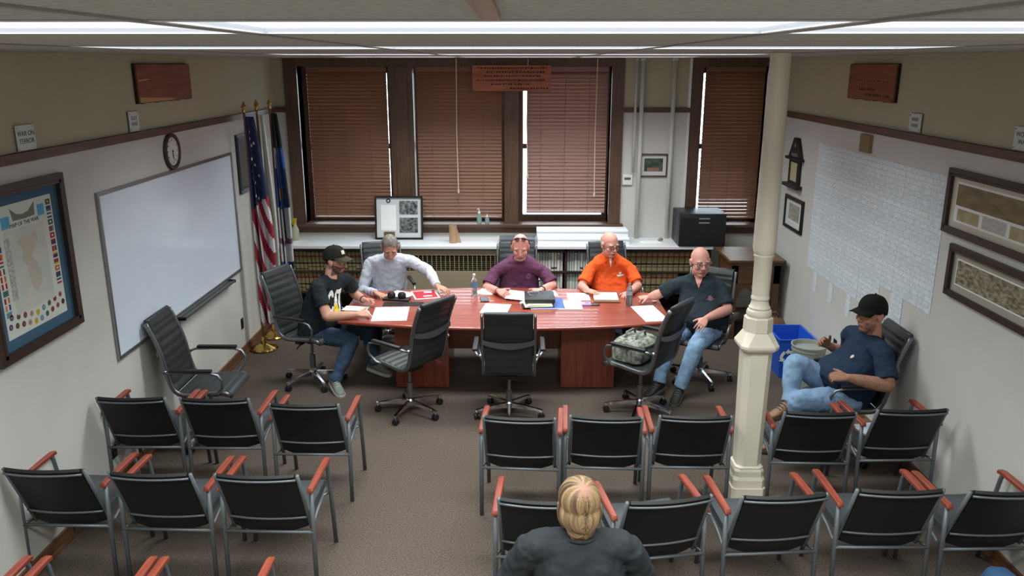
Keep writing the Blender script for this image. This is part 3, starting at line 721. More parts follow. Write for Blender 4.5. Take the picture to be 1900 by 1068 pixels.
flat(mp_, 'blue_flag_print', -.215, -.135, .255, .325, .0076, mat('sky_blue_ink', (86, 170, 205), .6)); flat(mp_, 'blue_flag_print', .155, .225, .275, .345, .0076, MATS['sky_blue_ink'])
for k in range(19):
    x = -.28+.56*(k % 10)/9.0 if k < 10 else -.26+.52*((k-10) % 9)/8.0; y = -.355+.10*abs(x)**.8*1.2 if k < 10 else -.30+.16*abs(x)
    MB().lathe([(.019, .0076), (.019, .0084)], 8, M=Matrix.Translation((x, y, 0)) @ Matrix.Rotation(rnd.random(), 4, 'Z')).lathe([(.009, .0084), (.009, .0089)], 6, 1, M=Matrix.Translation((x, y, 0))).build('patch_print', [fm[(k*3) % 10], fm[(k*7+4) % 10]], mp_)
# outlet, picture behind the flags
def outlet(M, label):
    o = bpy.data.objects.new('wall_outlet', None); COL.objects.link(o); o.matrix_world = M; tag(o, label, 'outlet')
    MB().rbox(-.036, .036, -.058, .058, .001, .008, .002, 1).build('cover_plate', M_PLASTIC, o)
    for s in (-1, 1): MB().rbox(-.017, .017, s*.022-.014, s*.022+.014, .008, .011, .002, 1).build('socket', mat('dark_socket', (46, 42, 40), .5), o)
outlet(on_left(8.30, .35), 'dark wall outlet low on the wall left of the flags')
outlet(on_left(5.42, .30), 'dark wall outlet behind the second row of chairs')
outlet(on_right(7.35, .46), 'dark wall outlet above the blue recycling bin')
framed('picture_frame', 'dark framed picture half hidden behind the flags', 'picture', on_left(8.83, 2.02), .50, .62, .035, .025, M_BLACKF, mat('dark_picture', (74, 62, 50), .6))
# right wall
h_ = bpy.data.objects.new('house_plaque', None); COL.objects.link(h_); h_.matrix_world = on_right(8.90, 1.98); tag(h_, 'black house-shaped wooden plaque with a small scroll on right wall', 'plaque')
M_BLW = mat('black_stained_wood', (36, 34, 32), .45)
MB().box(-.17, .17, -.20, .07, .002, .03).build('body', M_BLW, h_)
MB().prism([(-.215, .07), (.215, .07), (.06, .30), (-.06, .30)], .002, .035).build('gable', M_BLW, h_)
MB().box(-.235, .235, .062, .09, .002, .06).build('ledge', M_BLW, h_); MB().box(-.235, .235, -.235, -.20, .002, .07).build('ledge', M_BLW, h_)
flat(h_, 'scroll', -.095, .105, -.165, .035, .0305, mat('parchment', (186, 174, 140), .7))
for k in range(5): MB().box(-.10+.042*k, -.075+.042*k, .10, .135, .0352, .0362).build('carved_mark', mat('grey_mark', (120, 120, 116), .6), h_)
MB().box(-.02, .02, .20, .24, .0352, .0362).build('carved_mark', MATS['grey_mark'], h_)
ce = framed('framed_certificate', 'small black-framed certificate below the house-shaped plaque', 'certificate', on_right(8.83, 1.462), .60, .36, .03, .022, M_BLACKF, M_MATW)
flat(ce, 'certificate', -.17, .17, -.075, .10, .0065, mat('certificate_print', (168, 166, 154), .7, col2=(140, 138, 126), scale=30, stretch=(.3, 1, 1)))
flat(ce, 'caption_line', -.22, .22, -.095, -.09, .0065, M_PAPER)
# sheets of the wall list
sh = bpy.data.objects.new('paper_sheet_display', None); COL.objects.link(sh); sh.matrix_world = on_right(0, 0); tag(sh, 'wall display of many pale printed sheets taped edge to edge', 'paper display')
def print_mat():
    m = bpy.data.materials.new('printed_sheet'); m.use_nodes = True; nt = m.node_tree; b = nt.nodes['Principled BSDF']; b.inputs['Roughness'].default_value = .7
    tc = nt.nodes.new('ShaderNodeTexCoord'); br = nt.nodes.new('ShaderNodeTexBrick'); nt.links.new(tc.outputs['Object'], br.inputs['Vector'])
    br.inputs['Scale'].default_value = 1.0; br.inputs['Brick Width'].default_value = .107; br.inputs['Row Height'].default_value = .0425; br.inputs['Mortar Size'].default_value = .0022; br.inputs['Mortar Smooth'].default_value = .4
    br.inputs['Color1'].default_value = rgb(236, 243, 247); br.inputs['Color2'].default_value = rgb(222, 231, 236); br.inputs['Mortar'].default_value = rgb(192, 202, 208); br.offset = .3
    oi = nt.nodes.new('ShaderNodeObjectInfo'); ad = nt.nodes.new('ShaderNodeVectorMath'); ad.operation = 'ADD'; nt.links.new(tc.outputs['Object'], ad.inputs[0]); nt.links.new(oi.outputs['Random'], ad.inputs[1])
    n = nt.nodes.new('ShaderNodeTexNoise'); n.inputs['Scale'].default_value = 55; n.inputs['Detail'].default_value = 3; nt.links.new(ad.outputs[0], n.inputs['Vector'])
    r = nt.nodes.new('ShaderNodeValToRGB'); nt.links.new(n.outputs['Fac'], r.inputs[0]); r.color_ramp.elements[0].position = .38; r.color_ramp.elements[0].color = (.80, .82, .82, 1); r.color_ramp.elements[1].position = .56; r.color_ramp.elements[1].color = (1, 1, 1, 1)
    mx = nt.nodes.new('ShaderNodeMix'); mx.data_type = 'RGBA'; mx.blend_type = 'MULTIPLY'; mx.inputs[0].default_value = 1.0
    nt.links.new(br.outputs['Color'], mx.inputs[6]); nt.links.new(r.outputs[0], mx.inputs[7]); nt.links.new(mx.outputs[2], b.inputs['Base Color']); return m
M_PRINT = print_mat(); cw = .2145; rh = .255
protos = [MB().box(-cw/2+.0007, cw/2-.0007, -rh/2+.0007, rh/2-.0007, 0, .0012).mesh('sheet', M_PRINT)]
half = MB().box(-cw/2+.0007, -.004, -rh*.30, rh/2-.0007, 0, .0012).mesh('half_sheet', M_PRINT)
rnd = random.Random(3)
for c_ in range(12):
    rows = 5 if c_ not in (8, 10) else 4
    if c_ >= 10: rows = 4
    for r in range(rows):
        o = link('sheet', protos[0], sh, (-(8.295-cw/2-cw*c_) , 2.287-rh/2-rh*r, .001+rnd.uniform(0, .0012))); o.rotation_euler = (0, 0, rnd.uniform(-.004, .004))
        o.location.x = -(8.295-cw/2-cw*c_)
    if c_ in (1, 3, 5, 7): link('half_sheet', half, sh, (-(8.295-cw/2-cw*c_), 2.287-rh/2-rh*rows, .0015))
tag(MB().box(7.04, 7.24, -.075, .075, 0, .03, M=Matrix(((0, 0, -1, XR-.001), (1, 0, 0, 0), (0, 1, 0, 2.385), (0, 0, 0, 1)))).build('wood_block', mat('tan_block', (140, 118, 84), .6, var=.1)), 'tan wooden block fixed just above the wall of sheets', 'block')
# two long framed photographs
M_SEPIA = photo_mat('sepia_photo', (150, 132, 96), (112, 98, 66), 6, (1, 3, 1)); M_SEPIA2 = photo_mat('sepia_crowd', (176, 166, 138), (96, 90, 74), 22, (1, 2.2, 1))
M_CMAT = mat('cream_mat_board', (208, 202, 184), .85); M_GMAT = mat('grey_mat_board', (172, 168, 152), .85)
fa = framed('framed_photograph', 'upper long dark-framed sepia landscape photograph, right wall', 'framed photo', on_right(4.94, 2.134), 1.50, .445, .045, .03, M_DKWOODF, M_CMAT)
flat(fa, 'photo_border', -.645, .645, -.135, .14, .0062, M_PAPER); flat(fa, 'photo', -.635, .635, -.02, .125, .0075, M_SEPIA)
for x0, x1 in ((-.60, -.33), (.02, .30), (.36, .60)): flat(fa, 'inset_photo', x0, x1, -.12, -.04, .0075, photo_mat('sepia_inset', (150, 140, 96), (190, 180, 140), 10))
flat(fa, 'inset_text', -.29, -.02, -.12, -.035, .0075, mat('text_block', (206, 206, 204), .7, col2=(184, 184, 182), scale=80, stretch=(.2, 1, 1)))
fb = framed('framed_photograph', 'lower long dark-framed sepia photograph of a crowd, right wall', 'framed photo', on_right(4.83, 1.672), 1.42, .36, .04, .03, M_DKWOODF, M_GMAT)
flat(fb, 'photo_border', -.62, .60, -.092, .092, .0062, M_PAPER); flat(fb, 'photo', -.61, .59, -.082, .082, .0075, M_SEPIA2)
# back wall: photo and thermostat
fp = framed('small_framed_photo', 'small white-matted photo of trees between the two pipes', 'photo', on_back(1.66, 1.838), .34, .285, .012, .02, mat('brown_frame', (92, 74, 62), .5), M_MATW)
flat(fp, 'photo', -.115, .115, -.075, .085, .0065, photo_mat('tree_photo', (38, 56, 44), (86, 100, 84), 16)); flat(fp, 'photo_foreground', -.08, .07, -.072, -.03, .008, photo_mat('pink_brick', (168, 120, 112), (150, 100, 96), 20))
th = bpy.data.objects.new('thermostat', None); COL.objects.link(th); th.matrix_world = on_back(1.34, 1.66); tag(th, 'small white thermostat at the end of the thin pipe', 'thermostat')
MB().rbox(-.062, .062, -.062, .062, .001, .035, .006).build('case', M_WHITE_METAL, th); flat(th, 'display', -.04, .04, .0, .03, .0352, mat('lcd', (84, 100, 88), .3))
# ================================================================== on the counter and the sill
CT = .9255
fs = framed('framed_award', 'black-framed certificate with two group photos leaning on the counter', 'framed photo', Matrix.Translation((-1.51, 9.965, CT+.0)) @ Matrix.Rotation(math.radians(-7), 4, 'X') @ Matrix(((1, 0, 0, 0), (0, 0, -1, 0), (0, 1, 0, .272), (0, 0, 0, 1))), .60, .54, .017, .022, M_BLACKF, mat('pale_mat_board', (206, 212, 214), .85))
flat(fs, 'letter', -.225, -.035, -.155, .16, .0065, M_PAPER); flat(fs, 'brass_plate', -.195, -.055, -.235, -.175, .0065, mat('dull_brass', (128, 104, 62), .4, .4))
flat(fs, 'group_photo', .005, .235, .04, .21, .0065, photo_mat('bw_photo', (40, 42, 42), (150, 152, 152), 26)); flat(fs, 'group_photo', .005, .235, -.19, .0, .0065, photo_mat('bw_photo_2', (30, 32, 32), (128, 130, 130), 30))
MB().lathe([(.014, .0065), (.028, .0065), (.028, .008), (.014, .008), (.014, .0065)], 20, cap=False, M=Matrix.Translation((-.13, .21, 0))).build('seal', M_INK, fs)
tu = thing('cardboard_tube', 'short brown cardboard tube standing on the counter', 'tube', (-.82, 9.78, CT))
MB().lathe([(.045, .0), (.047, .0), (.047, .215), (.041, .215), (.041, .0), (.045, 0)], 20, cap=False).build('tube_wall', mat('kraft_card', (170, 140, 108), .8), tu, auto=.7)
MB().prism([(.043, .0), (.10, .0), (.043, .20)], -.006, .006, M=Matrix(((1, 0, 0, 0), (0, 0, 1, 0), (0, 1, 0, 0), (0, 0, 0, 1)))).build('card_fin', MATS['kraft_card'], tu)
def bottle(name, label, cat, loc, prof, bm_, capprof, capm, extra=None, group=None):
    t = thing(name, label, cat, loc, 0, group)
    MB().lathe(prof, 20).build('body', bm_, t, auto=.8); MB().lathe(capprof, 14).build('cap', capm, t, auto=.7)
    if extra: extra(t)
    return t
M_CLEAR = mat('clear_plastic', (226, 238, 242), .08, trans=.85, spec=.5)
def spr(t):
    MB().box(-.05, .02, -.012, .012, .245, .272).build('nozzle', mat('yellow_trigger', (196, 160, 40), .5), t)
    MB().prism([(-.03, .245), (-.012, .245), (-.02, .19), (-.032, .195)], -.006, .006, M=Matrix(((1, 0, 0, 0), (0, 0, 1, 0), (0, 1, 0, 0), (0, 0, 0, 1)))).build('trigger', MATS['yellow_trigger'], t)
bottle('spray_bottle', 'pale spray bottle with yellow trigger on the counter by the flags', 'spray bottle', (-2.80, 9.92, CT), [(.04, 0), (.043, .01), (.043, .13), (.02, .18), (.016, .21)], mat('milky_plastic', (208, 208, 176), .3, trans=.3), [(.018, .205), (.018, .235), (.012, .25)], MATS.get('yellow_trigger') or mat('yellow_trigger', (196, 160, 40), .5), spr)
def pump(t): MB().tube([(0, 0, .165), (0, 0, .19), (-.005, -.01, .195), (-.02, -.04, .19)], .005, 8).build('spout', M_WHITE_METAL, t, smooth=True)
bottle('pump_bottle', 'taller clear pump bottle of sanitiser on the window sill', 'bottle', (-.51, YB-.045, 1.105), [(.03, 0), (.032, .01), (.032, .10), (.018, .125), (.013, .14)], mat('green_gel', (176, 206, 198), .15, trans=.6), [(.016, .135), (.016, .15), (.006, .155), (.006, .18)], M_WHITE_METAL, pump)
bottle('pump_bottle', 'shorter clear pump bottle on the window sill', 'bottle', (-.41, YB-.045, 1.105), [(.026, 0), (.028, .01), (.028, .06), (.016, .085), (.011, .095)], mat('blue_gel', (170, 196, 206), .15, trans=.6), [(.013, .09), (.013, .10), (.005, .105), (.005, .125)], M_WHITE_METAL)
M_ROLL = mat('white_box_card', (236, 240, 246), .5)
for k, (z, y0, x0, lab) in enumerate(((CT, 9.66, .23, 'long flat white carton, lower of two on the counter'), (CT+.081, 9.78, .20, 'long flat white carton, upper of two on the counter'))):
    b = thing('long_carton', lab, 'carton', (.78 if k == 0 else .77, 9.84, z), 0, 'long white cartons')
    MB().rbox(-.56, .56, -.17 if k == 0 else -.10, .15, 0, .08, .004, 1).build('box', M_ROLL, b)
    MB().box(-.56, .56, -.172 if k == 0 else -.102, -.16 if k == 0 else -.09, .052, .055).build('lid_edge', mat('carton_seam', (120, 124, 132), .6), b)
st_ = thing('desk_tray', 'grey flat tray on the counter behind the bald man in purple', 'tray', (-.03, 9.80, CT))
MB().box(-.21, .21, -.10, .10, .0, .05).box(-.22, .22, -.11, .11, .05, .065).build('tray_body', mat('grey_plastic', (92, 98, 102), .5), st_)
tag(MB().box(-.13, .13, -.06, .06, 0, .006, M=Matrix.Rotation(.1, 4, 'Z')).build('loose_paper', M_PAPER, loc=(1.62, 9.82, CT)), 'loose sheet of paper on the counter left of the black cabinet', 'paper')
tag(MB().tube([(0, 0, .018), (.03, .02, .03), (.06, .05, .02)], [.016, .02, .012], 8).build('crumpled_tape', mat('grey_tape', (150, 146, 140), .6), loc=(1.72, 9.86, CT)), 'small grey tape lump lying by the loose counter paper', 'tape')
cb = thing('black_cabinet', 'black metal box cabinet standing on the right end of the counter', 'cabinet', (2.185, 9.80, CT))
M_BMET = mat('black_metal', (40, 42, 44), .4, .3)
MB().rbox(-.27, .29, -.22, .24, 0, .40, .012).build('body', M_BMET, cb, auto=.5)
MB().box(-.255, .275, -.226, -.219, .01, .35).build('door', M_BMET, cb)
for z in (.285, .335): MB().box(-.04, .09, -.232, -.221, z, z+.014).build('slot_trim', mat('pale_slot', (150, 154, 156), .4), cb)
MB().box(.29, .303, -.1, -.08, .17, .19).build('latch', M_PLASTIC, cb)
mh = thing('model_house', 'tiny white model house with dark windows on a low bookshelf', 'ornament', (2.165, 9.72, .333))
MB().box(-.055, .055, -.03, .03, 0, .10).build('walls', mat('white_ceramic', (206, 200, 184), .5), mh); MB().prism([(-.06, .10), (.06, .10), (0, .15)], -.035, .035, M=Matrix(((1, 0, 0, 0), (0, 0, 1, 0), (0, 1, 0, 0), (0, 0, 0, 1)))).box(-.012, .012, -.01, .01, .13, .19).build('roof', MATS['white_ceramic'], mh)
for x in (-.035, 0.012): MB().box(x, x+.024, -.032, -.03, .03, .065).build('window', M_INK, mh)
# ================================================================== on the floor by the right wall
bg = thing('leather_bag', 'round brown leather bag on the floor beneath the wooden stand', 'bag', (2.79, 8.58, 0))
MB().lathe([(.10, 0), (.15, .02), (.185, .12), (.18, .24), (.13, .33), (.04, .36)], 24).build('body', mat('brown_leather', (110, 78, 58), .55, var=.12, scale=6, bump=.1), bg, auto=.8)
MB().tube([(-.09, 0, .33), (-.05, 0, .41), (.05, 0, .41), (.09, 0, .33)], .01, 8).build('handle', MATS['brown_leather'], bg, smooth=True)
rb = thing('recycling_bin', 'blue plastic recycling bin with white arrows symbol by right wall', 'bin', (2.76, 7.86, 0))
M_BLUE = mat('blue_plastic', (34, 92, 206), .4)
m = MB(); ro = lambda a, b, z: [V((x, y, z)) for x, y in ((-a, -b), (a, -b), (a, b), (-a, b))]
m.loft([ro(.145, .20, .002), ro(.18, .24, .405), ro(.19, .25, .41), ro(.19, .25, .42), ro(.17, .23, .42), ro(.135, .19, .02)]); m.build('tub', M_BLUE, rb)
def arrow(a0):
    mb = MB(); rings = []
    Mx = Matrix(((1, 0, 0, -.085), (0, -.10, -1, -.226), (0, 1, -.1, .23), (0, 0, 0, 1)))
    for k in range(8):
        a = a0+1.5*k/7; w = .015
        rings.append([Mx @ V((math.cos(a)*(.06+e), math.sin(a)*(.06+e), zz)) for e, zz in ((-w, 0), (w, 0), (w, .004), (-w, .004))])
    mb.loft(rings); a = a0+1.5
    mb.prism([(math.cos(a)*.03, math.sin(a)*.03), (math.cos(a)*.09, math.sin(a)*.09), (math.cos(a+.5)*.06, math.sin(a+.5)*.06)], 0, .004, M=Mx); return mb
for k in range(3): arrow(k*2*PI/3).build('arrow_symbol', M_PAPER, rb)
wb_ = thing('wastebasket', 'translucent grey round wastebasket in front of the blue bin', 'bin', (2.775, 7.36, 0))
MB().lathe([(.10, .002), (.12, .008), (.158, .45), (.166, .455), (.166, .465), (.153, .465), (.113, .02), (.01, .015)], 28).build('basket', mat('grey_translucent', (176, 182, 172), .4, trans=.25), wb_, auto=.7)
MB().lathe([(.157, .41), (.159, .415), (.159, .425)], 28).build('band', MATS['grey_translucent'], wb_)
# clipboard with paper on the first-row chair by the right wall
cl = thing('clipboard', 'brown clipboard with folded papers on the chair near the wall', 'clipboard', (2.56, 5.53, .458), .25)
MB().rbox(-.10, .10, -.13, .13, 0, .006, .002, 1).build('board', mat('hardboard', (120, 84, 62), .6), cl)
MB().box(-.085, .085, -.14, .05, .0061, .009).build('papers', mat('pale_blue_paper', (196, 206, 226), .7), cl)
MB().box(-.04, .04, .105, .128, .0061, .014).build('clip', M_CHROME, cl)
# ================================================================== on the table
TT = .7402
def sheet(px, py, w, h, ang, label, m=M_PAPER, th=.0012, z0=0.0, name='paper_sheet'):
    p = at(px, py, z=.74); k = int(round(th/.0012)); mb = MB()
    rr = random.Random(int(px*7+py)); nl = min(max(k, 1), 5)
    Mz = Matrix.Rotation(math.radians(ang), 4, 'Z')
    mb.box(-w/2, w/2, -h/2, h/2, 0, th, M=Mz)
    return tag(mb.build(name, m, loc=(p.x, p.y, TT+z0)), label, 'paper')
M_LINE = mat('printed_page', (244, 244, 244), .8, col2=(236, 237, 240), scale=60, stretch=(.2, 1, 1))
sheet(725, 582, .33, .44, 4, 'large white sheet on the table left corner before the capped man', th=.0024)
sheet(660, 572, .24, .15, -8, 'small white sheet under the capped man\'s forearm')
sheet(741, 547, .25, .27, -28, 'white sheet beside the grey-shirted man\'s right hand', M_LINE)
sheet(903, 541, .19, .19, -22, 'white folded paper right of the water bottle')
sheet(920, 573, .26, .31, -8, 'cream yellow notepad on the table behind the middle chair', mat('cream_paper', (250, 244, 214), .8), .006, name='notepad')
sheet(1073, 550, .23, .27, 0, 'upper white sheet between the binders and brown folder')
sheet(1057, 566, .24, .30, 0, 'lower white sheet right of the blue folder', th=.0036, z0=.0013)
sheet(1024, 544, .10, .22, 8, 'small white sheet poking out behind the black binder')
sheet(1205, 581, .23, .50, 9, 'long white sheet at the table\'s right end with one ruled line', M_LINE)
rf = at(789, 547, z=.74)
r_ = thing('red_booklet', 'red booklet with white border lying by the grey-shirted man', 'booklet', (rf.x, rf.y, TT), math.radians(16))
MB().box(-.13, .13, -.155, .155, 0, .006).build('cover', mat('booklet_white', (236, 220, 214), .6), r_); flat(r_, 'red_panel', -.112, .112, -.135, .135, .0061, mat('crimson_print', (176, 30, 50), .5)); flat(r_, 'title_block', .0, .08, .05, .095, .0074, M_PAPER); flat(r_, 'label_block', -.03, .06, -.085, -.05, .0074, M_PAPER)
pd = at(736, 556, z=.74); q = thing('conference_phone', 'black conference phone gadget with two round knobs on the table', 'phone', (pd.x, pd.y, TT), -.15)
MB().rbox(-.135, .14, -.055, .05, 0, .022, .008).build('base', M_PLASTIC, q, auto=.5)
for x in (-.055, .055): MB().lathe([(.035, .02), (.042, .035), (.042, .06), (.03, .078), (.012, .082)], 18, M=Matrix.Translation((x, .005, 0))).build('knob', M_PLASTIC, q, auto=.7)
def wbx(px, py): p = at(px, py, z=.74); return (p.x, p.y, TT)
def lab_(t): MB().lathe([(.0335, .085), (.0335, .135)], 20, cap=False).build('label_band', mat('blue_label', (90, 130, 170), .5), t)
bottle('water_bottle', 'clear plastic water bottle with white cap left of the purple shirt', 'bottle', wbx(880, 547), [(.028, 0), (.033, .008), (.033, .15), (.022, .185), (.013, .20), (.013, .212)], M_CLEAR, [(.015, .208), (.015, .225)], M_WHITE_METAL, lab_)
def cola(t):
    MB().lathe([(.029, .004), (.030, .01), (.030, .105), (.005, .106)], 20).build('cola', mat('cola', (34, 20, 18), .2), t); MB().lathe([(.0335, .11), (.0335, .15)], 20, cap=False).build('label_band', mat('grey_label', (150, 152, 158), .5), t)
bottle('cola_bottle', 'plastic bottle half full of dark cola before the orange shirt', 'bottle', wbx(1167, 566), [(.028, 0), (.033, .008), (.033, .15), (.022, .185), (.013, .20), (.013, .212)], M_CLEAR, [(.015, .208), (.015, .225)], mat('grey_cap', (120, 120, 122), .4), cola)
def phone(px, py, ang, w, h, label):
    p = at(px, py, z=.74); t = thing('mobile_phone', label, 'phone', (p.x, p.y, TT), math.radians(ang)); MB().rbox(-w/2, w/2, -h/2, h/2, 0, .009, .003).build('case', M_PLASTIC, t, auto=.5); flat(t, 'screen', -w*.44, w*.44, -h*.45, h*.45, .0088, mat('dark_screen', (36, 34, 26), .15), .0006)
phone(899, 556, 6, .085, .17, 'dark mobile phone lying between the water bottle and notepad'); phone(1104, 565, 0, .09, .09, 'dark phone lying right of the purple packet')
sp = at(1003, 565, z=.74)
bl = thing('blue_folder', 'blue folder under the pile of black binders', 'folder', (sp.x+.07, sp.y+.03, TT), .03); MB().rbox(-.18, .16, -.19, .17, 0, .012, .003, 1).build('cover', mat('blue_card', (56, 90, 160), .5), bl); MB().box(-.175, .15, -.193, .16, .003, .009).build('pages', M_PAPER, bl)
yb = thing('open_notebook', 'pale paper-stuffed notebook in the pile below the black binder', 'notebook', (sp.x-.02, sp.y+.02, TT+.0125), .12); MB().box(-.175, .135, -.17, .15, 0, .004).build('cover', M_PLASTIC, yb)
for k in range(3): MB().box(-.155+.01*k, .12-.01*k, -.165+.004*k, .13, .0045+.008*k, .0115+.008*k, M=Matrix.Rotation(.05*k, 4, 'Z')).build('page_stack', mat('pale_yellow_page', (226, 228, 200), .8), yb)
bb = thing('black_binder', 'black leather binder on top of the pile of folders', 'binder', (sp.x-.01, sp.y+.06, TT+.041), .02); MB().rbox(-.15, .15, -.16, .16, 0, .045, .012).build('cover', M_LEATHER, bb, auto=.5); MB().box(-.14, .145, -.15, .162, .012, .032).build('pages', M_PAPER, bb)
eg = thing('spectacles', 'folded wire spectacles lying on the black binder', 'glasses', (sp.x-.075, sp.y+.10, TT+.0865), .3)
for x in (-.032, .032): MB().tube([(x+.026*math.cos(2*PI*k/16), .02*math.sin(2*PI*k/16), .02) for k in range(17)], .0025, 6).build('rim', mat('pale_wire', (190, 186, 176), .3, .6), eg, smooth=True)
MB().tube([(-.006, 0, .02), (.006, 0, .02)], .0025, 6).build('bridge', MATS['pale_wire'], eg)
for x in (-1, 1): MB().tube([(x*.058, 0, .02), (x*.05, -.06, .006), (x*.01, -.085, .003)], .0025, 6).build('temple', MATS['pale_wire'], eg, smooth=True)
cp = thing('white_cup_lid', 'small round white lid beside the binder pile', 'lid', (sp.x-.175, sp.y+.02, TT)); MB().lathe([(.03, 0), (.034, .012), (.03, .02), (.012, .021)], 18).build('lid', M_PAPER, cp, auto=.6)
pp = at(1087, 565, z=.74); pk = thing('purple_packet', 'small purple packet on the table right of white sheets', 'packet', (pp.x, pp.y, TT), .05); MB().rbox(-.05, .05, -.045, .045, 0, .018, .005).build('pouch', mat('lilac_film', (176, 156, 226), .4), pk, auto=.5); flat(pk, 'print_patch', -.01, .03, -.01, .015, .0181, mat('purple_print', (120, 90, 180), .5))
fo = at(1124, 553, z=.74); fd = thing('brown_folder', 'brown folder with white form on top before the orange shirt', 'folder', (fo.x, fo.y, TT), -.03); MB().rbox(-.13, .13, -.17, .14, 0, .015, .003, 1).build('cover', mat('brown_card', (118, 84, 56), .6), fd); MB().box(-.125, .12, -.115, .15, .0151, .021).build('form', M_LINE, fd); MB().box(-.07, .05, -.005, -.001, .0211, .0216).build('printed_rule', mat('grey_rule', (160, 160, 168), .7), fd)
tag(MB().lathe([(.02, 0), (.024, .004), (.022, .012)], 14).build('bottle_cap', mat('white_cap', (206, 190, 170), .5), loc=wbx(1214, 560)), 'small pale cap on the table by the V-neck man\'s fist', 'cap')
# camouflage bag on the chair
cg = thing('camouflage_bag', 'grey-green camouflage duffel bag on the office chair seat', 'bag', (1.035, 6.85, .512), face(-.80, .60))
M_CAMO = mat('camouflage', (150, 154, 142), .85, col2=(72, 76, 70), scale=24, detail=3, bump=.15, bscale=40)
m = MB(); rings = []
for z, a, b in ((0, .17, .13), (.02, .20, .155), (.10, .205, .16), (.17, .195, .145), (.20, .16, .11), (.205, .10, .06)):
    rings.append([V((a*math.copysign(abs(math.cos(t))**.45, math.cos(t)), b*math.copysign(abs(math.sin(t))**.45, math.sin(t)), z)) for t in [2*PI*k/24 for k in range(24)]])
m.loft(rings).build('body', M_CAMO, cg, auto=.9)
MB().tube([(.19*math.cos(t)*1.06, .15*math.sin(t)*1.07, .155) for t in [2*PI*k/24 for k in range(25)]], .012, 8).build('zip_piping', mat('camo_trim', (96, 100, 92), .8), cg, smooth=True)
for y in (-.05, .05): MB().tube([(-.09, y, .20), (-.06, y*1.1, .25), (.06, y*1.1, .25), (.09, y, .20)], .012, 8, flat=(1, .4)).build('carry_handle', MATS['camo_trim'], cg, smooth=True)
MB().rbox(-.11, .09, .145, .18, .03, .13, .015).build('front_pocket', M_CAMO, cg, auto=.5)
MB().tube([(-.06, .185, .10), (0, .20, .08), (.05, .185, .10)], .009, 6).build('pocket_handle', MATS['camo_trim'], cg, smooth=True)
MB().tube([(.19, -.02, .12), (.25, .02, .05), (.22, .10, -.0), (.12, .17, .04)], .012, 6, flat=(1, .4)).build('shoulder_strap', MATS['camo_trim'], cg, smooth=True)
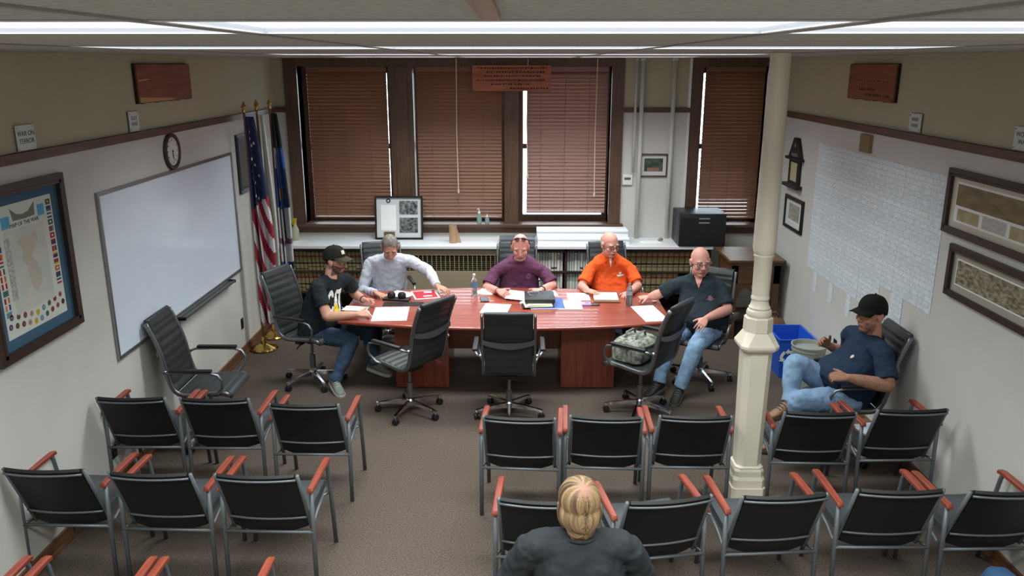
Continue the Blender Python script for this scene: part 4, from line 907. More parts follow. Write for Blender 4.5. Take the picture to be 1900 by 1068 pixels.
# ================================================================== flags
def flag(label, x, y, kind, width, zt, zb, poletop, turn=0.0):
    t = thing('standing_flag', label, 'flag', (x, y, 0), turn)
    MB().tube([(0, 0, .05), (0, 0, poletop-.10)], .0125, 10).build('pole', wood('pole_oak', (150, 118, 76), (120, 90, 54), .4, 'z'), t, smooth=True)
    MB().lathe([(.0, poletop), (.012, poletop-.03), (.028, poletop-.06), (.014, poletop-.085), (.02, poletop-.10), (.016, poletop-.12)], 14).build('finial', M_BRASS, t, auto=.7)
    MB().lathe([(.145, .002), (.15, .015), (.14, .03), (.07, .055), (.035, .07), (.026, .13), (.018, .15)], 32).build('base', M_BRASS, t, auto=.6)
    NU, NZ = 44, 84; mb = MB(); vs = []; A = [0.0]
    def P_(u, w):
        z = zt+(zb-zt)*w-.05*math.sin(u*PI)*w; spread = .32+.68*min(1, w*1.8)**.8
        ph = u*5.2*PI+1.2*math.sin(w*2.3+u*3)
        xx = .02+width*spread*(u-.18)+.018*math.sin(ph*.5); yy = -.018-.055*spread*math.sin(ph)*(.35+.65*min(1, w*2))-.02*u
        return V((xx, yy, z))
    fs_ = []; mi = []
    for i in range(NZ+1):
        for j in range(NU+1): vs.append(P_(j/NU, i/NZ))
    for i in range(NZ):
        for j in range(NU):
            u, w = (j+.5)/NU, (i+.5)/NZ; c_ = 0
            if kind == 'us':
                if w < .43-.06*u: c_ = 2
                else: c_ = 1 if ((w*4.0-u*1.2+.25*math.sin(3*u+w*4)) % .62) < .31 else 0
            elif kind == 'white': c_ = 0
            else:
                c_ = 2 if w < .22 or u > .86 else 1
                if .22 <= w < .34: c_ = 0 if u < .3 else 1
                if .60 < w < .95: c_ = 0
                if .46 < w < .54 and .3 < u < .7: c_ = 3
                if .80 < w < .83: c_ = 4
            fs_.append((i*(NU+1)+j, i*(NU+1)+j+1, (i+1)*(NU+1)+j+1, (i+1)*(NU+1)+j)); mi.append(c_)
    n0 = len(mb.v); mb.v += [tuple(p) for p in vs]; mb.f += fs_; mb.m += mi
    cols = {'us': [(206, 202, 204), (150, 30, 50), (34, 42, 84)], 'white': [(198, 202, 196)], 'state': [(206, 206, 210), (40, 84, 160), (26, 34, 36), (186, 128, 62), (130, 90, 120)]}[kind]
    me = mb.mesh('cloth', [mat('flag_%s_%d' % (kind, i), c_, .75, bump=.05, bscale=300) for i, c_ in enumerate(cols)], True)
    o = link('cloth', me, t); sm = o.modifiers.new('thickness', 'SOLIDIFY'); sm.thickness = .0015
    if kind == 'us':
        for (u, w) in ((.15, .07), (.35, .10), (.55, .13), (.2, .17), (.42, .19), (.62, .22), (.12, .25), (.33, .28), (.52, .30), (.75, .27), (.22, .345), (.45, .36), (.7, .12), (.3, .395), (.6, .375)):
            p = P_(u, w); n_ = (P_(u+.01, w)-p).cross(P_(u, w+.01)-p).normalized()
            if n_.y > 0: n_ = -n_
            tx = (P_(u+.01, w)-p).normalized(); ty = n_.cross(tx); pts_ = []
            for k in range(10):
                r = .021 if k % 2 == 0 else .009; a = PI/2+k*PI/5; pts_.append(p+n_*.004+(tx*math.cos(a)+ty*math.sin(a))*r)
            MB().add(pts_+[q_+n_*.001 for q_ in pts_], [tuple(range(10)), tuple(range(19, 9, -1))]+[(k, (k+1) % 10, 10+(k+1) % 10, 10+k) for k in range(10)]).build('star', mat('star_white', (222, 222, 224), .7), t)
    if kind == 'state':
        MB().tube([(.03, -.05, zt-.1), (.055, -.085, zt-.6), (.075, -.09, zb+.35)], .011, 8).build('cord_fringe', mat('dark_cord', (24, 32, 30), .8), t, smooth=True)
    return t
flag('stars and stripes flag on a brass-based pole in the left corner', -2.83, 8.46, 'us', .20, 2.53, .32, 2.69, .30)
flag('plain white flag hanging between the two other flags', -2.84, 8.90, 'white', .10, 2.52, .58, 2.69, .30)
flag('dark blue and white flag nearest the windows', -2.80, 9.24, 'state', .13, 2.52, .75, 2.69, .25)
# ================================================================== people
def remesh(mb, voxel, smooth=3, disp=0.0, dscale=.12):
    me = mb.mesh('tmp', M_PAPER); o = bpy.data.objects.new('tmp', me); COL.objects.link(o)
    r = o.modifiers.new('r', 'REMESH'); r.mode = 'VOXEL'; r.voxel_size = voxel; r.use_smooth_shade = True
    if smooth:
        s = o.modifiers.new('s', 'SMOOTH'); s.factor = .5; s.iterations = smooth
    if disp:
        tx = bpy.data.textures.get('folds%g' % dscale) or bpy.data.textures.new('folds%g' % dscale, 'CLOUDS'); tx.noise_scale = dscale; tx.noise_depth = 2
        d = o.modifiers.new('d', 'DISPLACE'); d.texture = tx; d.strength = disp; d.mid_level = .5; d.texture_coords = 'LOCAL'
    out = bpy.data.meshes.new_from_object(o.evaluated_get(bpy.context.evaluated_depsgraph_get()))
    bpy.data.objects.remove(o); bpy.data.meshes.remove(me)
    out.polygons.foreach_set('use_smooth', [True]*len(out.polygons)); return out
def limb(mb, pts, rs, n=14, ex=None):
    """a closed tapering limb with rounded ends"""
    pts = [V(p) for p in pts]; P = [pts[0]-(pts[1]-pts[0]).normalized()*rs[0]*.75]+pts+[pts[-1]+(pts[-1]-pts[-2]).normalized()*rs[-1]*.75]
    R = [rs[0]*.45]+list(rs)+[rs[-1]*.45]
    mb.tube(P, R, n)
def ring(c, u, v, a, b, n=20, k=2.3):
    out = []
    for i in range(n):
        t = 2*PI*i/n; cx, sx = math.cos(t), math.sin(t)
        out.append(c+u*a*math.copysign(abs(cx)**(2/k), cx)+v*b*math.copysign(abs(sx)**(2/k), sx))
    return out
def ik(a, b, l1, l2, hint):
    a, b = V(a), V(b); d = b-a; L = d.length
    if L > (l1+l2)*.995: L_ = (l1+l2)*.995; s = L/(l1+l2)*1.005; l1 *= s; l2 *= s
    x = (l1*l1-l2*l2+L*L)/(2*L); h = math.sqrt(max(l1*l1-x*x, 0)); dn = d.normalized()
    hv = V(hint); hv = (hv-dn*hv.dot(dn)).normalized(); return a+dn*x+hv*h
def hand(mb, w, f, up, right, curl=(20, 25, 20), spread=.07, sc=1.0, thumb_curl=15):
    """palm and five fingers; f along the hand, up out of its back"""
    w, f, up = V(w), V(f).normalized(), V(up); up = (up-f*up.dot(f)).normalized()
    th = up.cross(f)*(1 if right else -1); S = sc
    rings = []
    for d, a, b in ((-.012, .022, .019), (.0, .027, .020), (.03, .038, .018), (.065, .043, .016), (.09, .042, .013), (.098, .036, .009)): rings.append(ring(w+f*d*S, th, up, a*S, b*S, 16, 3))
    mb.loft(rings)
    for i, (off, L, r) in enumerate(((.032, .074, .0088), (.011, .082, .009), (-.0105, .077, .0086), (-.031, .060, .0076))):
        p = w+f*.083*S+th*off*S; a = 0.0; pts = [p-f*.02*S, p]; fd = (f+th*spread*(off/.03)).normalized(); c_ = [math.radians(x*(1+.10*i)) for x in curl]
        for k, fr in enumerate((.48, .30, .22)):
            a += c_[k]; dr = fd*math.cos(a)-up*math.sin(a); p = p+dr*L*fr*S; pts.append(p)
        limb(mb, pts, [r*S*1.0, r*S*1.08, r*S, r*S*.92, r*S*.8], 8)
    p = w+f*.022*S+th*.026*S; d = (f*.68+th*.72-up*.18).normalized(); pts = [p-d*.015*S, p]; a = math.radians(thumb_curl)
    for k, L in enumerate((.035, .03, .024)):
        dr = (d*math.cos(a*k)+f*math.sin(a*k)-up*.12*k).normalized(); p = p+dr*L*S; pts.append(p)
    limb(mb, pts, [.013*S, .0135*S, .0112*S, .0102*S, .0085*S], 8)
def face_frame(H, fdir, roll=0.0):
    f = V(fdir).normalized(); up = V((0, 0, 1)); r = f.cross(up).normalized(); up = r.cross(f)
    M = Matrix((( r.x, f.x, up.x, H[0]), (r.y, f.y, up.y, H[1]), (r.z, f.z, up.z, H[2]), (0, 0, 0, 1)))
    return M @ Matrix.Rotation(roll, 4, 'Y')
def head_shapes(mb, M, sc, jowl=0.0, nose=1.0):
    S = Matrix.Diagonal((sc, sc, sc, 1)); T = M @ S
    def b(c, r, n=18, m=12): mb.ball(c, r, n, m, M=T)
    b((0, -.018, .032), (.077, .098, .090), 24, 16)               # skull
    b((0, .022, .005), (.069, .068, .085), 20, 14)                # face
    b((0, .022, -.055), (.061+jowl*.012, .064, .060)); b((0, .054, -.098), (.030+jowl*.01, .027, .021))      # jaw, chin
    b((0, .0, -.085), (.052+jowl*.016, .060, .040+jowl*.012))     # under the jaw
    for s in (-1, 1):
        b((s*.030, .076, .026), (.027, .014, .0095)); b((s*.041, .060, -.025), (.025, .026, .026))            # brow, cheek
        b((s*.0805, -.008, -.006), (.010, .024, .033), 12, 8); b((s*.087, -.016, .008), (.006, .016, .02), 10, 8)  # ear
        b((s*.013, .094, -.031), (.0095, .011, .008), 10, 8)      # nostril wing
    mb.tube([T @ V((0, .080, .022)), T @ V((0, .098*nose**.2, -.004)), T @ V((0, .110*nose**.3, -.026)), T @ V((0, .096, -.036))], [.009*sc, .0105*sc, .0135*sc, .010*sc], 10)
    b((0, .080, -.064), (.026, .012, .007)); b((0, .078, -.075), (.022, .012, .007)); b((0, .078, -.050), (.03, .012, .012))
def shell(body, Mi, pred, off, parent, name, m, nz=0.0, nscale=40, off_parent=None):
    """a layer lifted off the body where pred(head-local point) holds: hair, beard, lips"""
    me = body; vs = me.vertices; loc = [Mi @ v.co for v in vs]; val = [pred(p) for p in loc]
    keep = [p for p in me.polygons if all(val[i] > 0 for i in p.vertices)]
    if not keep: return None
    idx = {}; nv = []; nf = []
    for p in keep:
        f = []
        for i in p.vertices:
            if i not in idx:
                idx[i] = len(nv); k = min(1.0, val[i]); v = vs[i]
                n_ = noise.noise(v.co*nscale) if nz else 0
                nv.append(v.co+v.normal*(off*k+nz*n_*k-.0008*(1-k)))
            f.append(idx[i])
        nf.append(f)
    mb = MB(); mb.v = [tuple(v) for v in nv]; mb.f = [tuple(f) for f in nf]; mb.m = [0]*len(nf)
    return link(name, mb.mesh(name, m, True), parent)
def decal(shirt_me, O, U, Vv, w, h, fn, parent, name, mats, res=.004, off=.0022):
    """a print lying on the cloth: fn(u, v) in -1..1 gives a material index or None"""
    bvh = BVHTree.FromPolygons([v.co.copy() for v in shirt_me.vertices], [tuple(p.vertices) for p in shirt_me.polygons])
    U, Vv = V(U).normalized(), V(Vv).normalized(); N = U.cross(Vv).normalized(); nu, nv_ = int(w/res), int(h/res); P = {}
    for i in range(nu+1):
        for j in range(nv_+1):
            q = V(O)+U*(i/nu-.5)*w+Vv*(j/nv_-.5)*h
            hit = bvh.ray_cast(q+N*.25, -N, .6)
            if hit[0]: P[i, j] = hit[0]+hit[1]*off
    mb = MB(); ids = {}
    for i in range(nu):
        for j in range(nv_):
            k = fn(2*(i+.5)/nu-1, 2*(j+.5)/nv_-1)
            if k is None or any((i+a, j+b) not in P for a, b in ((0, 0), (1, 0), (1, 1), (0, 1))): continue
            f = []
            for a, b in ((0, 0), (1, 0), (1, 1), (0, 1)):
                if (i+a, j+b) not in ids: ids[i+a, j+b] = len(mb.v); mb.v.append(tuple(P[i+a, j+b]))
                f.append(ids[i+a, j+b])
            mb.f.append(tuple(f)); mb.m.append(k)
    if mb.f: return link(name, mb.mesh(name, mats, True), parent)
def seg_d(p, a, b):
    px, py = p[0]-a[0], p[1]-a[1]; dx, dy = b[0]-a[0], b[1]-a[1]; t = max(0, min(1, (px*dx+py*dy)/(dx*dx+dy*dy))); return math.hypot(px-dx*t, py-dy*t)
SKIN = lambda n, c_: mat('skin_'+n, c_, .5, var=.05, scale=25, spec=.35)
M_EYEW = mat('eye_white', (168, 152, 144), .4); M_IRIS = mat('eye_iris', (52, 42, 36), .3); M_LIP = mat('lips', (150, 90, 82), .5)
M_WIRE = mat('spectacle_wire', (70, 62, 56), .3, .6); M_BROW = {}

def person(label, pelvis, neck, head, fdir, sh, wr, el_hint, hands, kn, an, toe, skin, build=1.0, belly=.04, shirt=None, trousers=(90, 110, 140), shoes=(40, 40, 42), sole=(190, 186, 176),
           headsc=1.0, jowl=0.0, hair=None, beard=None, cap=None, glasses=None, sleeve=.55, hips=None, roll=0.0, brow=(70, 56, 46), collar=None, thigh=.088, neck_r=.058, elbows=(None, None), knees_w=1.0):
    pelvis, neck, head = V(pelvis), V(neck), V(head); base = V((pelvis.x, pelvis.y, 0))
    t = thing('person', label, 'person', base)
    o_ = lambda p: V(p)-base
    pel, nk, hd = o_(pelvis), o_(neck), o_(head); SR, SL = o_(sh[0]), o_(sh[1]); WR, WL = o_(wr[0]), o_(wr[1])
    lat_s = (SR-SL).normalized(); spine = (nk-pel)
    if hips: HR, HL = o_(hips[0]), o_(hips[1])
    else: HR, HL = pel+lat_s*.095*build+V((0, 0, -.02)), pel-lat_s*.095*build+V((0, 0, -.02))
    lat_p = (HR-HL).normalized(); up = spine.normalized()
    fr = V((0, 0, 1)).cross(lat_s); fr = up.cross(lat_s).normalized()            # forward: up x right
    KR, KL, AR, AL = o_(kn[0]), o_(kn[1]), o_(an[0]), o_(an[1]); TR, TL = o_(toe[0]), o_(toe[1])
    Ls = (SR-WR).length
    ER = o_(elbows[0]) if elbows[0] else ik(SR, WR, .30, .265, el_hint[0]); EL = o_(elbows[1]) if elbows[1] else ik(SL, WL, .30, .265, el_hint[1])
    MH = face_frame(hd, fdir, roll); Mi = MH.inverted()
    # --- body: head, neck, arms, hands and the trunk inside the clothes, grown into one surface
    mb = MB(); head_shapes(mb, MH, headsc, jowl)
    hb = MH @ V((0, -.022, -.06)); limb(mb, [hb, hb.lerp(nk, .5)-fr*.004, nk-V((0, 0, .05))], [neck_r*.95, neck_r, neck_r*1.15], 16)
    limb(mb, [pel, pel.lerp(nk, .5), nk-up*.06], [.10, .11, .09], 14); limb(mb, [SL, nk-up*.07, SR], [.045, .06, .045], 12)
    for S_, E_, W_ in ((SR, ER, WR), (SL, EL, WL)):
        limb(mb, [S_, S_.lerp(E_, .45), E_], [.038*build, .046*build, .042*build], 14)
        limb(mb, [E_, E_.lerp(W_, .28), W_.lerp(E_, .3), W_], [.042*build, .045*build, .036*build, .027], 14)
    for (side, f_, u_, kw), W_ in zip(hands, (WR, WL)): hand(mb, W_, f_, u_, side == 'R', **kw)
    for H_, K_, A_ in ((HR, KR, AR), (HL, KL, AL)):
        limb(mb, [H_, K_], [.06, .05], 12); limb(mb, [K_, A_], [.045, .034], 12)
    body = remesh(mb, .0048, 2); body.materials.clear(); body.materials.append(SKIN(skin[0], skin[1])); link('body', body, t)
    # --- shirt
    if shirt:
        m = MB(); B = build; rows = []
        tor = []
        for s, a, b in ((-.17, .165, .115), (-.10, .176, .130), (-.02, .182, .137), (.08, .182, .138), (.2, .178, .136), (.32, .175, .133), (.44, .175, .130), (.56, .178, .126), (.68, .180, .120), (.78, .176, .112), (.86, .160, .100), (.93, .118, .082), (.985, neck_r+.020, neck_r+.016)):
            g = belly*math.exp(-((s-.27)/.25)**2); tor.append((s, a+g*.3, b+g*.85, g*.75))
        for s, a, b, f_ in tor:
            la = lat_p.lerp(lat_s, max(0, min(1, s))).normalized(); c_ = pel+spine*s+fr*f_+ fr*(-.02*math.sin(PI*max(0, min(1, s))))
            rows.append(ring(c_, la, fr, a*B, b*B, 22, 2.35))
        m.loft(rows)
        mid = nk-up*.085
        for S_ in (SR, SL):
            limb(m, [mid.lerp(S_, .25), mid.lerp(S_, .7)+up*.004, S_], [.080*B, .070*B, .062*B], 16); limb(m, [nk-up*.03-fr*.012, (nk-up*.03).lerp(S_+up*.022, .55)-fr*.008, S_+up*.004], [.045, .048, .05], 12)
        for S_, E_, W_ in ((SR, ER, WR), (SL, EL, WL)):
            if sleeve <= 1.0:
                e = S_.lerp(E_, sleeve); e2 = S_.lerp(E_, sleeve*.5)
                m.tube([S_, e2, e], [.063*B, .064*B, .070*B], 18)
            else:
                limb(m, [S_, S_.lerp(E_, .5), E_], [.063*B, .060*B, .054*B], 16); m.tube([E_, E_.lerp(W_, .3), E_.lerp(W_, .7), E_.lerp(W_, sleeve-1)], [.054*B, .054*B, .046*B, .040], 16); m.tube([E_.lerp(W_, sleeve-1.06), E_.lerp(W_, sleeve-1)], [.043, .040], 16)
        sm = remesh(m, .0085, 3, .022, .06); sm.materials.clear(); sm.materials.append(shirt[1]); so = link(shirt[0], sm, t)
        bv = None
        if collar:
            kind, cm = collar
            c0 = nk-up*.012-fr*.004; r0 = neck_r+.016
            if kind == 'band':
                pts = [c0+lat_s*r0*math.cos(a)+fr*(r0*1.05*math.sin(a))-up*.012*math.sin(a) for a in [2*PI*k/24 for k in range(25)]]
                MB().tube(pts, .0085, 8).build('neckband', cm, so, smooth=True)
            else:                                           # folded polo collar
                mbc = MB(); rg = []
                for k in range(25):
                    a = PI/2+.35+(2*PI-.70)*k/24; d = lat_s*math.cos(a)+fr*1.05*math.sin(a); dz = -.03*max(0, math.sin(a))
                    q = c0+d*(r0)+up*(.010+dz*.6)
                    rg.append([q-d*.002, q+d*.006+up*.004, q+d*.036-up*(.030+.02*max(0, math.sin(a))), q+d*.030-up*(.036+.02*max(0, math.sin(a)))])
                mbc.loft(rg); mbc.build('collar', cm, so, smooth=True)
        t['_'] = 0; del t['_']
    # --- trousers
    m = MB(); rows = []
    for s, a, b in ((-.20, .12, .10), (-.10, .165, .125), (.0, .180, .135), (.10, .178, .138), (.15, .16, .125)): rows.append(ring(pel+spine.normalized()*s*.5, lat_p, fr, a*build, b*build, 20, 2.4))
    m.loft(rows)
    for H_, K_, A_ in ((HR, KR, AR), (HL, KL, AL)):
        limb(m, [H_, H_.lerp(K_, .5), K_], [thigh*1.12*build, thigh*build, .070*build*knees_w], 18)
        e = A_.lerp(K_, .10)
        limb(m, [K_, K_.lerp(A_, .35), K_.lerp(A_, .75)], [.069*build*knees_w, .068*build, .060], 16); m.tube([K_.lerp(A_, .6), K_.lerp(A_, .8), A_.lerp(K_, .04)], [.060, .060, .064], 16)
    tm = remesh(m, .009, 3, .022, .09); tm.materials.clear(); tm.materials.append(trousers if not isinstance(trousers, tuple) else mat('denim_%d' % trousers[2], trousers, .85, var=.12, scale=14, bump=.1, bscale=300, spec=.15)); link('trousers', tm, t)
    # --- shoes
    sm_ = mat('shoe_%d_%d' % (shoes[0], shoes[2]), shoes, .6, var=.1, scale=20); ss_ = mat('sole_%d' % sole[0], sole, .6)
    for A_, T_ in ((AR, TR), (AL, TL)):
        d = (T_-A_); Lf = d.length; d = d.normalized(); sd = d.cross(V((0, 0, 1))).normalized(); uv = sd.cross(d).normalized()
        def sec(k, w, h0, h1): c_ = A_+d*k; return [c_+sd*w*math.cos(2*PI*j/14)+uv*((h0+h1)/2+(h1-h0)/2*math.sin(2*PI*j/14)) for j in range(14)]
        h0 = -.058
        mm = MB(); mm.loft([sec(-.075, .018, h0+.01, .0), sec(-.065, .034, h0, .03), sec(-.02, .041, h0, .045), sec(.03, .041, h0, .035), sec(.08, .045, h0, .008), sec(.13, .047, h0, -.012), sec(.17, .040, h0, -.022), sec(.195, .022, h0+.006, -.032)])
        s1 = mm.build('shoe', sm_, t, smooth=True)
        mm = MB(); out = [(-.08, .022), (-.06, .038), (0, .044), (.08, .049), (.13, .051), (.175, .043), (.203, .02)]
        pl_ = [(x, w) for x, w in out]+[(x, -w) for x, w in reversed(out)]
        mm.loft([[A_+d*x+sd*w*e+uv*(h0+z) for x, w in pl_] for z, e in ((-.018, .95), (-.012, 1), (.008, 1), (.014, .96))]); mm.build('sole', ss_, s1, auto=.7)
        mm = MB()
        for q in range(4): mm.tube([A_+d*(.035+.022*q)+sd*a_*.028+uv*(.040-.012*q-abs(a_)*.012) for a_ in (-1, -.5, 0, .5, 1)], .004, 6)
        mm.build('laces', ss_, s1, smooth=True)
    # --- face
    for s in (-1, 1):
        e = MB(); e.ball((s*.030*headsc, .0735*headsc, .006*headsc), .0115*headsc, 12, 9, 0, MH); e.ball((s*.030*headsc, .0815*headsc, .0045*headsc), (.0065*headsc, .0042*headsc, .006*headsc), 10, 7, 1, MH); e.build('eye', [M_EYEW, M_IRIS], t, smooth=True)
    hs = headsc
    shell(body, Mi, lambda p: 1.2-max(abs(p.x)/(.024*hs), abs(p.z+.069*hs)/(.0085*hs)) if p.y > .06*hs else -1, .0012, t, 'lips', M_LIP)
    if brow:
        for s in (-1, 1): shell(body, Mi, lambda p: 1.2-max(abs(p.x-s*.031*hs)/(.022*hs), abs(p.z-(.030-abs(p.x)*.12)*hs)/(.006*hs)) if p.y > .05*hs else -1, .0022, t, 'eyebrow', mat('brow_%d' % brow[0], brow, .9))
    if hair:
        fn, col, off, nz = hair; shell(body, Mi, lambda p: fn(p/hs), off, t, 'hair', mat('hair_%d_%d' % (col[0], col[2]), col, .55, var=.42, scale=34, stretch=(1, 1, .16), bump=.7, bscale=60, detail=6), nz, 34)
    if beard:
        for fn, col, off in beard: shell(body, Mi, lambda p: fn(p/hs), off, t, 'beard', mat('beard_%d_%d' % (col[0], col[2]), col, .85, var=.15, scale=60), .0012, 120)
    if cap:
        cm, vis = cap; S = Matrix.Diagonal((hs, hs, hs, 1)); T = MH @ S @ Matrix.Translation((0, 0, .012)) @ Matrix.Rotation(.10, 4, 'X'); rings = []
        for i in range(11):
            a = PI/2*i/10; z = .030+.105*math.sin(a); r = math.cos(a)**.75 if i < 10 else .03
            rings.append([T @ V((.0865*r*math.cos(2*PI*j/28), -.012+.112*r*math.sin(2*PI*j/28), z+.012*math.sin(2*PI*j/28)*(1-i/10))) for j in range(28)])
        rings = [[T @ V((.0865*math.cos(2*PI*j/28), -.012+.112*math.sin(2*PI*j/28), .012+.012*math.sin(2*PI*j/28)-.006*abs(math.cos(2*PI*j/28)))) for j in range(28)]]+rings
        c1 = MB().loft(rings).build('cap', cm, t, smooth=True)
        rg = []
        for k in range(15):
            a = PI*(.10+.80*k/14); ca, sa = math.cos(a), math.sin(a)
            inner = V((.083*ca, -.012+.108*sa, .024+.010*sa)); outr = V((.092*ca, .045+.128*sa**.9, .020-.010+.006*sa-.022*abs(ca)))
            rg.append([T @ inner, T @ (inner+V((0, 0, .004))), T @ (outr+V((0, 0, .004))), T @ outr])
        MB().loft(rg).build('brim', vis or cm, c1, auto=.8)
        MB().ball(T @ V((0, -.012, .137)), .008, 10, 6).build('button', cm, c1, smooth=True)
        t_cap = c1
    else: t_cap = None
    if glasses:
        kind, gm = glasses; S = Matrix.Diagonal((hs, hs, hs, 1)); T = MH @ S; dz, dy, tilt_ = (.004, .0, 0) if kind == 'on' else (.075, -.022, -.55)
        Tg = T @ Matrix.Translation((0, .044, .120)) @ Matrix.Rotation(1.10, 4, 'X') @ Matrix.Translation((0, -.101, 0)) if kind != 'on' else T
        g = MB(); rad = .0028*hs if kind == 'on' else .005*hs
        for s in (-1, 1):
            g.tube([Tg @ V((s*.032+.023*math.cos(2*PI*k/18), .101-.010*abs(s*.032+.023*math.cos(2*PI*k/18))/.05, dz*0+.003+.018*math.sin(2*PI*k/18))) for k in range(19)], rad, 6)
            g.tube([Tg @ V((s*.055, .092, .008)), Tg @ V((s*.084, .05, .009)), Tg @ V((s*.089, -.012, .006))], rad, 6)
        g.tube([Tg @ V((-.009, .101, .006)), Tg @ V((0, .104, .009)), Tg @ V((.009, .101, .006))], rad, 6)
        go = g.build('eyeglasses', gm, t, smooth=True)
        if kind != 'on':
            for s in (-1, 1): MB().ball((s*.032, .099, .003), (.022, .002, .017), 14, 8, M=Tg).build('dark_lens', mat('dark_lens', (44, 22, 26), .1), go, smooth=True)
    return dict(root=t, body=body, shirt=sm if shirt else None, so=so if shirt else None, MH=MH, fr=fr, lat=lat_s, up=up, nk=nk, pel=pel, base=base, cap=t_cap, WR=WR, WL=WL, ER=ER, EL=EL, hs=hs)
def cloth(n, c_, v=.05): return mat('cloth_'+n, c_, .9, var=v, scale=9, bump=.12, bscale=220, spec=.15)
def cuff(P, a, b, k, r, name, m, w=.006):
    """band round a wrist: a from, b to along the forearm"""
    c_ = b.lerp(a, k); d = (a-b).normalized(); x = d.cross(V((0, 0, 1))).normalized(); y = d.cross(x)
    return MB().tube([c_+(x*math.cos(2*PI*j/20)+y*math.sin(2*PI*j/20))*r for j in range(21)], w, 8).build(name, m, P['root'], smooth=True)
TZ = .74
JEANS_D = (62, 82, 104); JEANS_L = (128, 156, 186)
stub = lambda p: 1 if False else -1
# ------------------------------------------------ man in black cap and logo shirt, left end of the table
P1 = person('man in black cap and black logo T-shirt writing at table left end', (-1.985, 7.50, .56), (-1.83, 7.56, 1.075), (-1.775, 7.585, 1.22), (.90, -.26, -.10),
    (at(588, 530, Y=7.34), at(644, 518, Y=7.78)), (at(664, 583, z=.79), at(676, 556, z=.80)), ((-.2, -.5, -.7), (.2, .3, -.8)),
    (('R', (.95, .25, .05), (.1, -.5, .8), dict(curl=(45, 50, 30), spread=.02)), ('L', (.9, -.2, .05), (.2, .3, .9), dict(curl=(50, 45, 30), spread=.02))),
    (V((-1.60, 7.33, .50)), V((-1.52, 7.70, .50))), (V((-1.78, 7.27, .105)), V((-1.47, 7.72, .105))), (V((-1.70, 7.15, .075)), V((-1.28, 7.64, .075))),
    ('warm', (196, 146, 124)), 1.06, .05, ('shirt', cloth('black_tee', (36, 42, 46))), JEANS_D, (112, 118, 112), (196, 192, 184),
    headsc=1.04, cap=(cloth('black_cap', (40, 39, 36)), cloth('cap_brim', (74, 66, 55))), beard=[
      (lambda p: 1.0 if (p.y > -.005 and p.z < -.03-.0*p.y and (abs(p.x) > .050 or p.z < -.086 or (p.z < -.042 and p.z > -.060 and p.y > .06) or (abs(p.x) > .026 and p.z < -.06)) and p.z > -.125) else -1, (92, 68, 56), .003)],
    hair=(lambda p: 1.0 if (p.z > -.03 and p.z < .06 and p.y < .035 and abs(p.x) < .2 and (p.y < -.03 or p.z > .02)) else -1, (60, 48, 40), .005, .002),
    collar=('band', cloth('black_tee', (36, 42, 46))), sleeve=.66, elbows=(at(607, 588, Y=7.22), at(657, 545, Y=7.86)))
M_DEC_W = mat('print_white', (226, 226, 226), .8); M_DEC_Y = mat('print_yellow', (226, 200, 30), .8); M_DEC_R = mat('print_red', (150, 60, 60), .8)
def cat(u, v):
    # three heavy letters over a yellow triangle
    tri = -.92 < v < .12 and abs(u-.06) < .50*(.12-v)/1.04
    C = math.hypot((u+.62)/.36, (v-.02)/.98)
    if .55 < C < 1.0 and not (u > -.50 and abs(v-.02) < .34): return 0
    if (seg_d((u*1.0, v), (-.20, -.92), (.06, .92)) < .105 or seg_d((u, v), (.06, .92), (.30, -.92)) < .105): return 1 if tri and v < -.12 else 0
    if tri: return 1
    if abs(v-.80) < .17 and .18 < u < .98: return 0
    if abs(u-.60) < .125 and v < .9: return 0
    return None
oc = P1['pel'].lerp(P1['nk'], .60)+P1['fr']*.1
decal(P1['shirt'], oc+P1['lat']*.0, P1['lat']*-1, P1['up'], .215, .23, cat, P1['so'], 'chest_print', [M_DEC_W, M_DEC_Y])
cap_m = P1['MH']
Tc = P1['MH'] @ Matrix.Diagonal((P1['hs'],)*3+(1,)) @ Matrix.Translation((0, 0, .012)) @ Matrix.Rotation(.10, 4, 'X')
def cap_pt(az, a, out=0.0): r = math.cos(a)**.75; return V(((.0865*r+out)*math.cos(az), -.012+(.112*r+out)*math.sin(az), .030+.105*math.sin(a)+.012*math.sin(az)*(1-a/(PI/2))+out*.5))
rg = [[Tc @ cap_pt(az, a, .002) for a in (.22, .36, .50, .60)]+[Tc @ cap_pt(az, a, .006) for a in (.60, .50, .36, .22)] for az in (1.10, 1.22, 1.34, 1.46)]
MB().loft(rg).build('cap_patch', mat('patch_white', (222, 218, 196), .7), P1['cap'])
cuff(P1, P1['EL'], P1['WL'], .10, .032, 'wristband', M_PLASTIC)
pn = P1['WR']+V((.08, .03, .03)); MB().tube([pn, pn+V((.05, .0, -.065))], .005, 8).build('pen', M_PAPER, P1['root'], smooth=True)
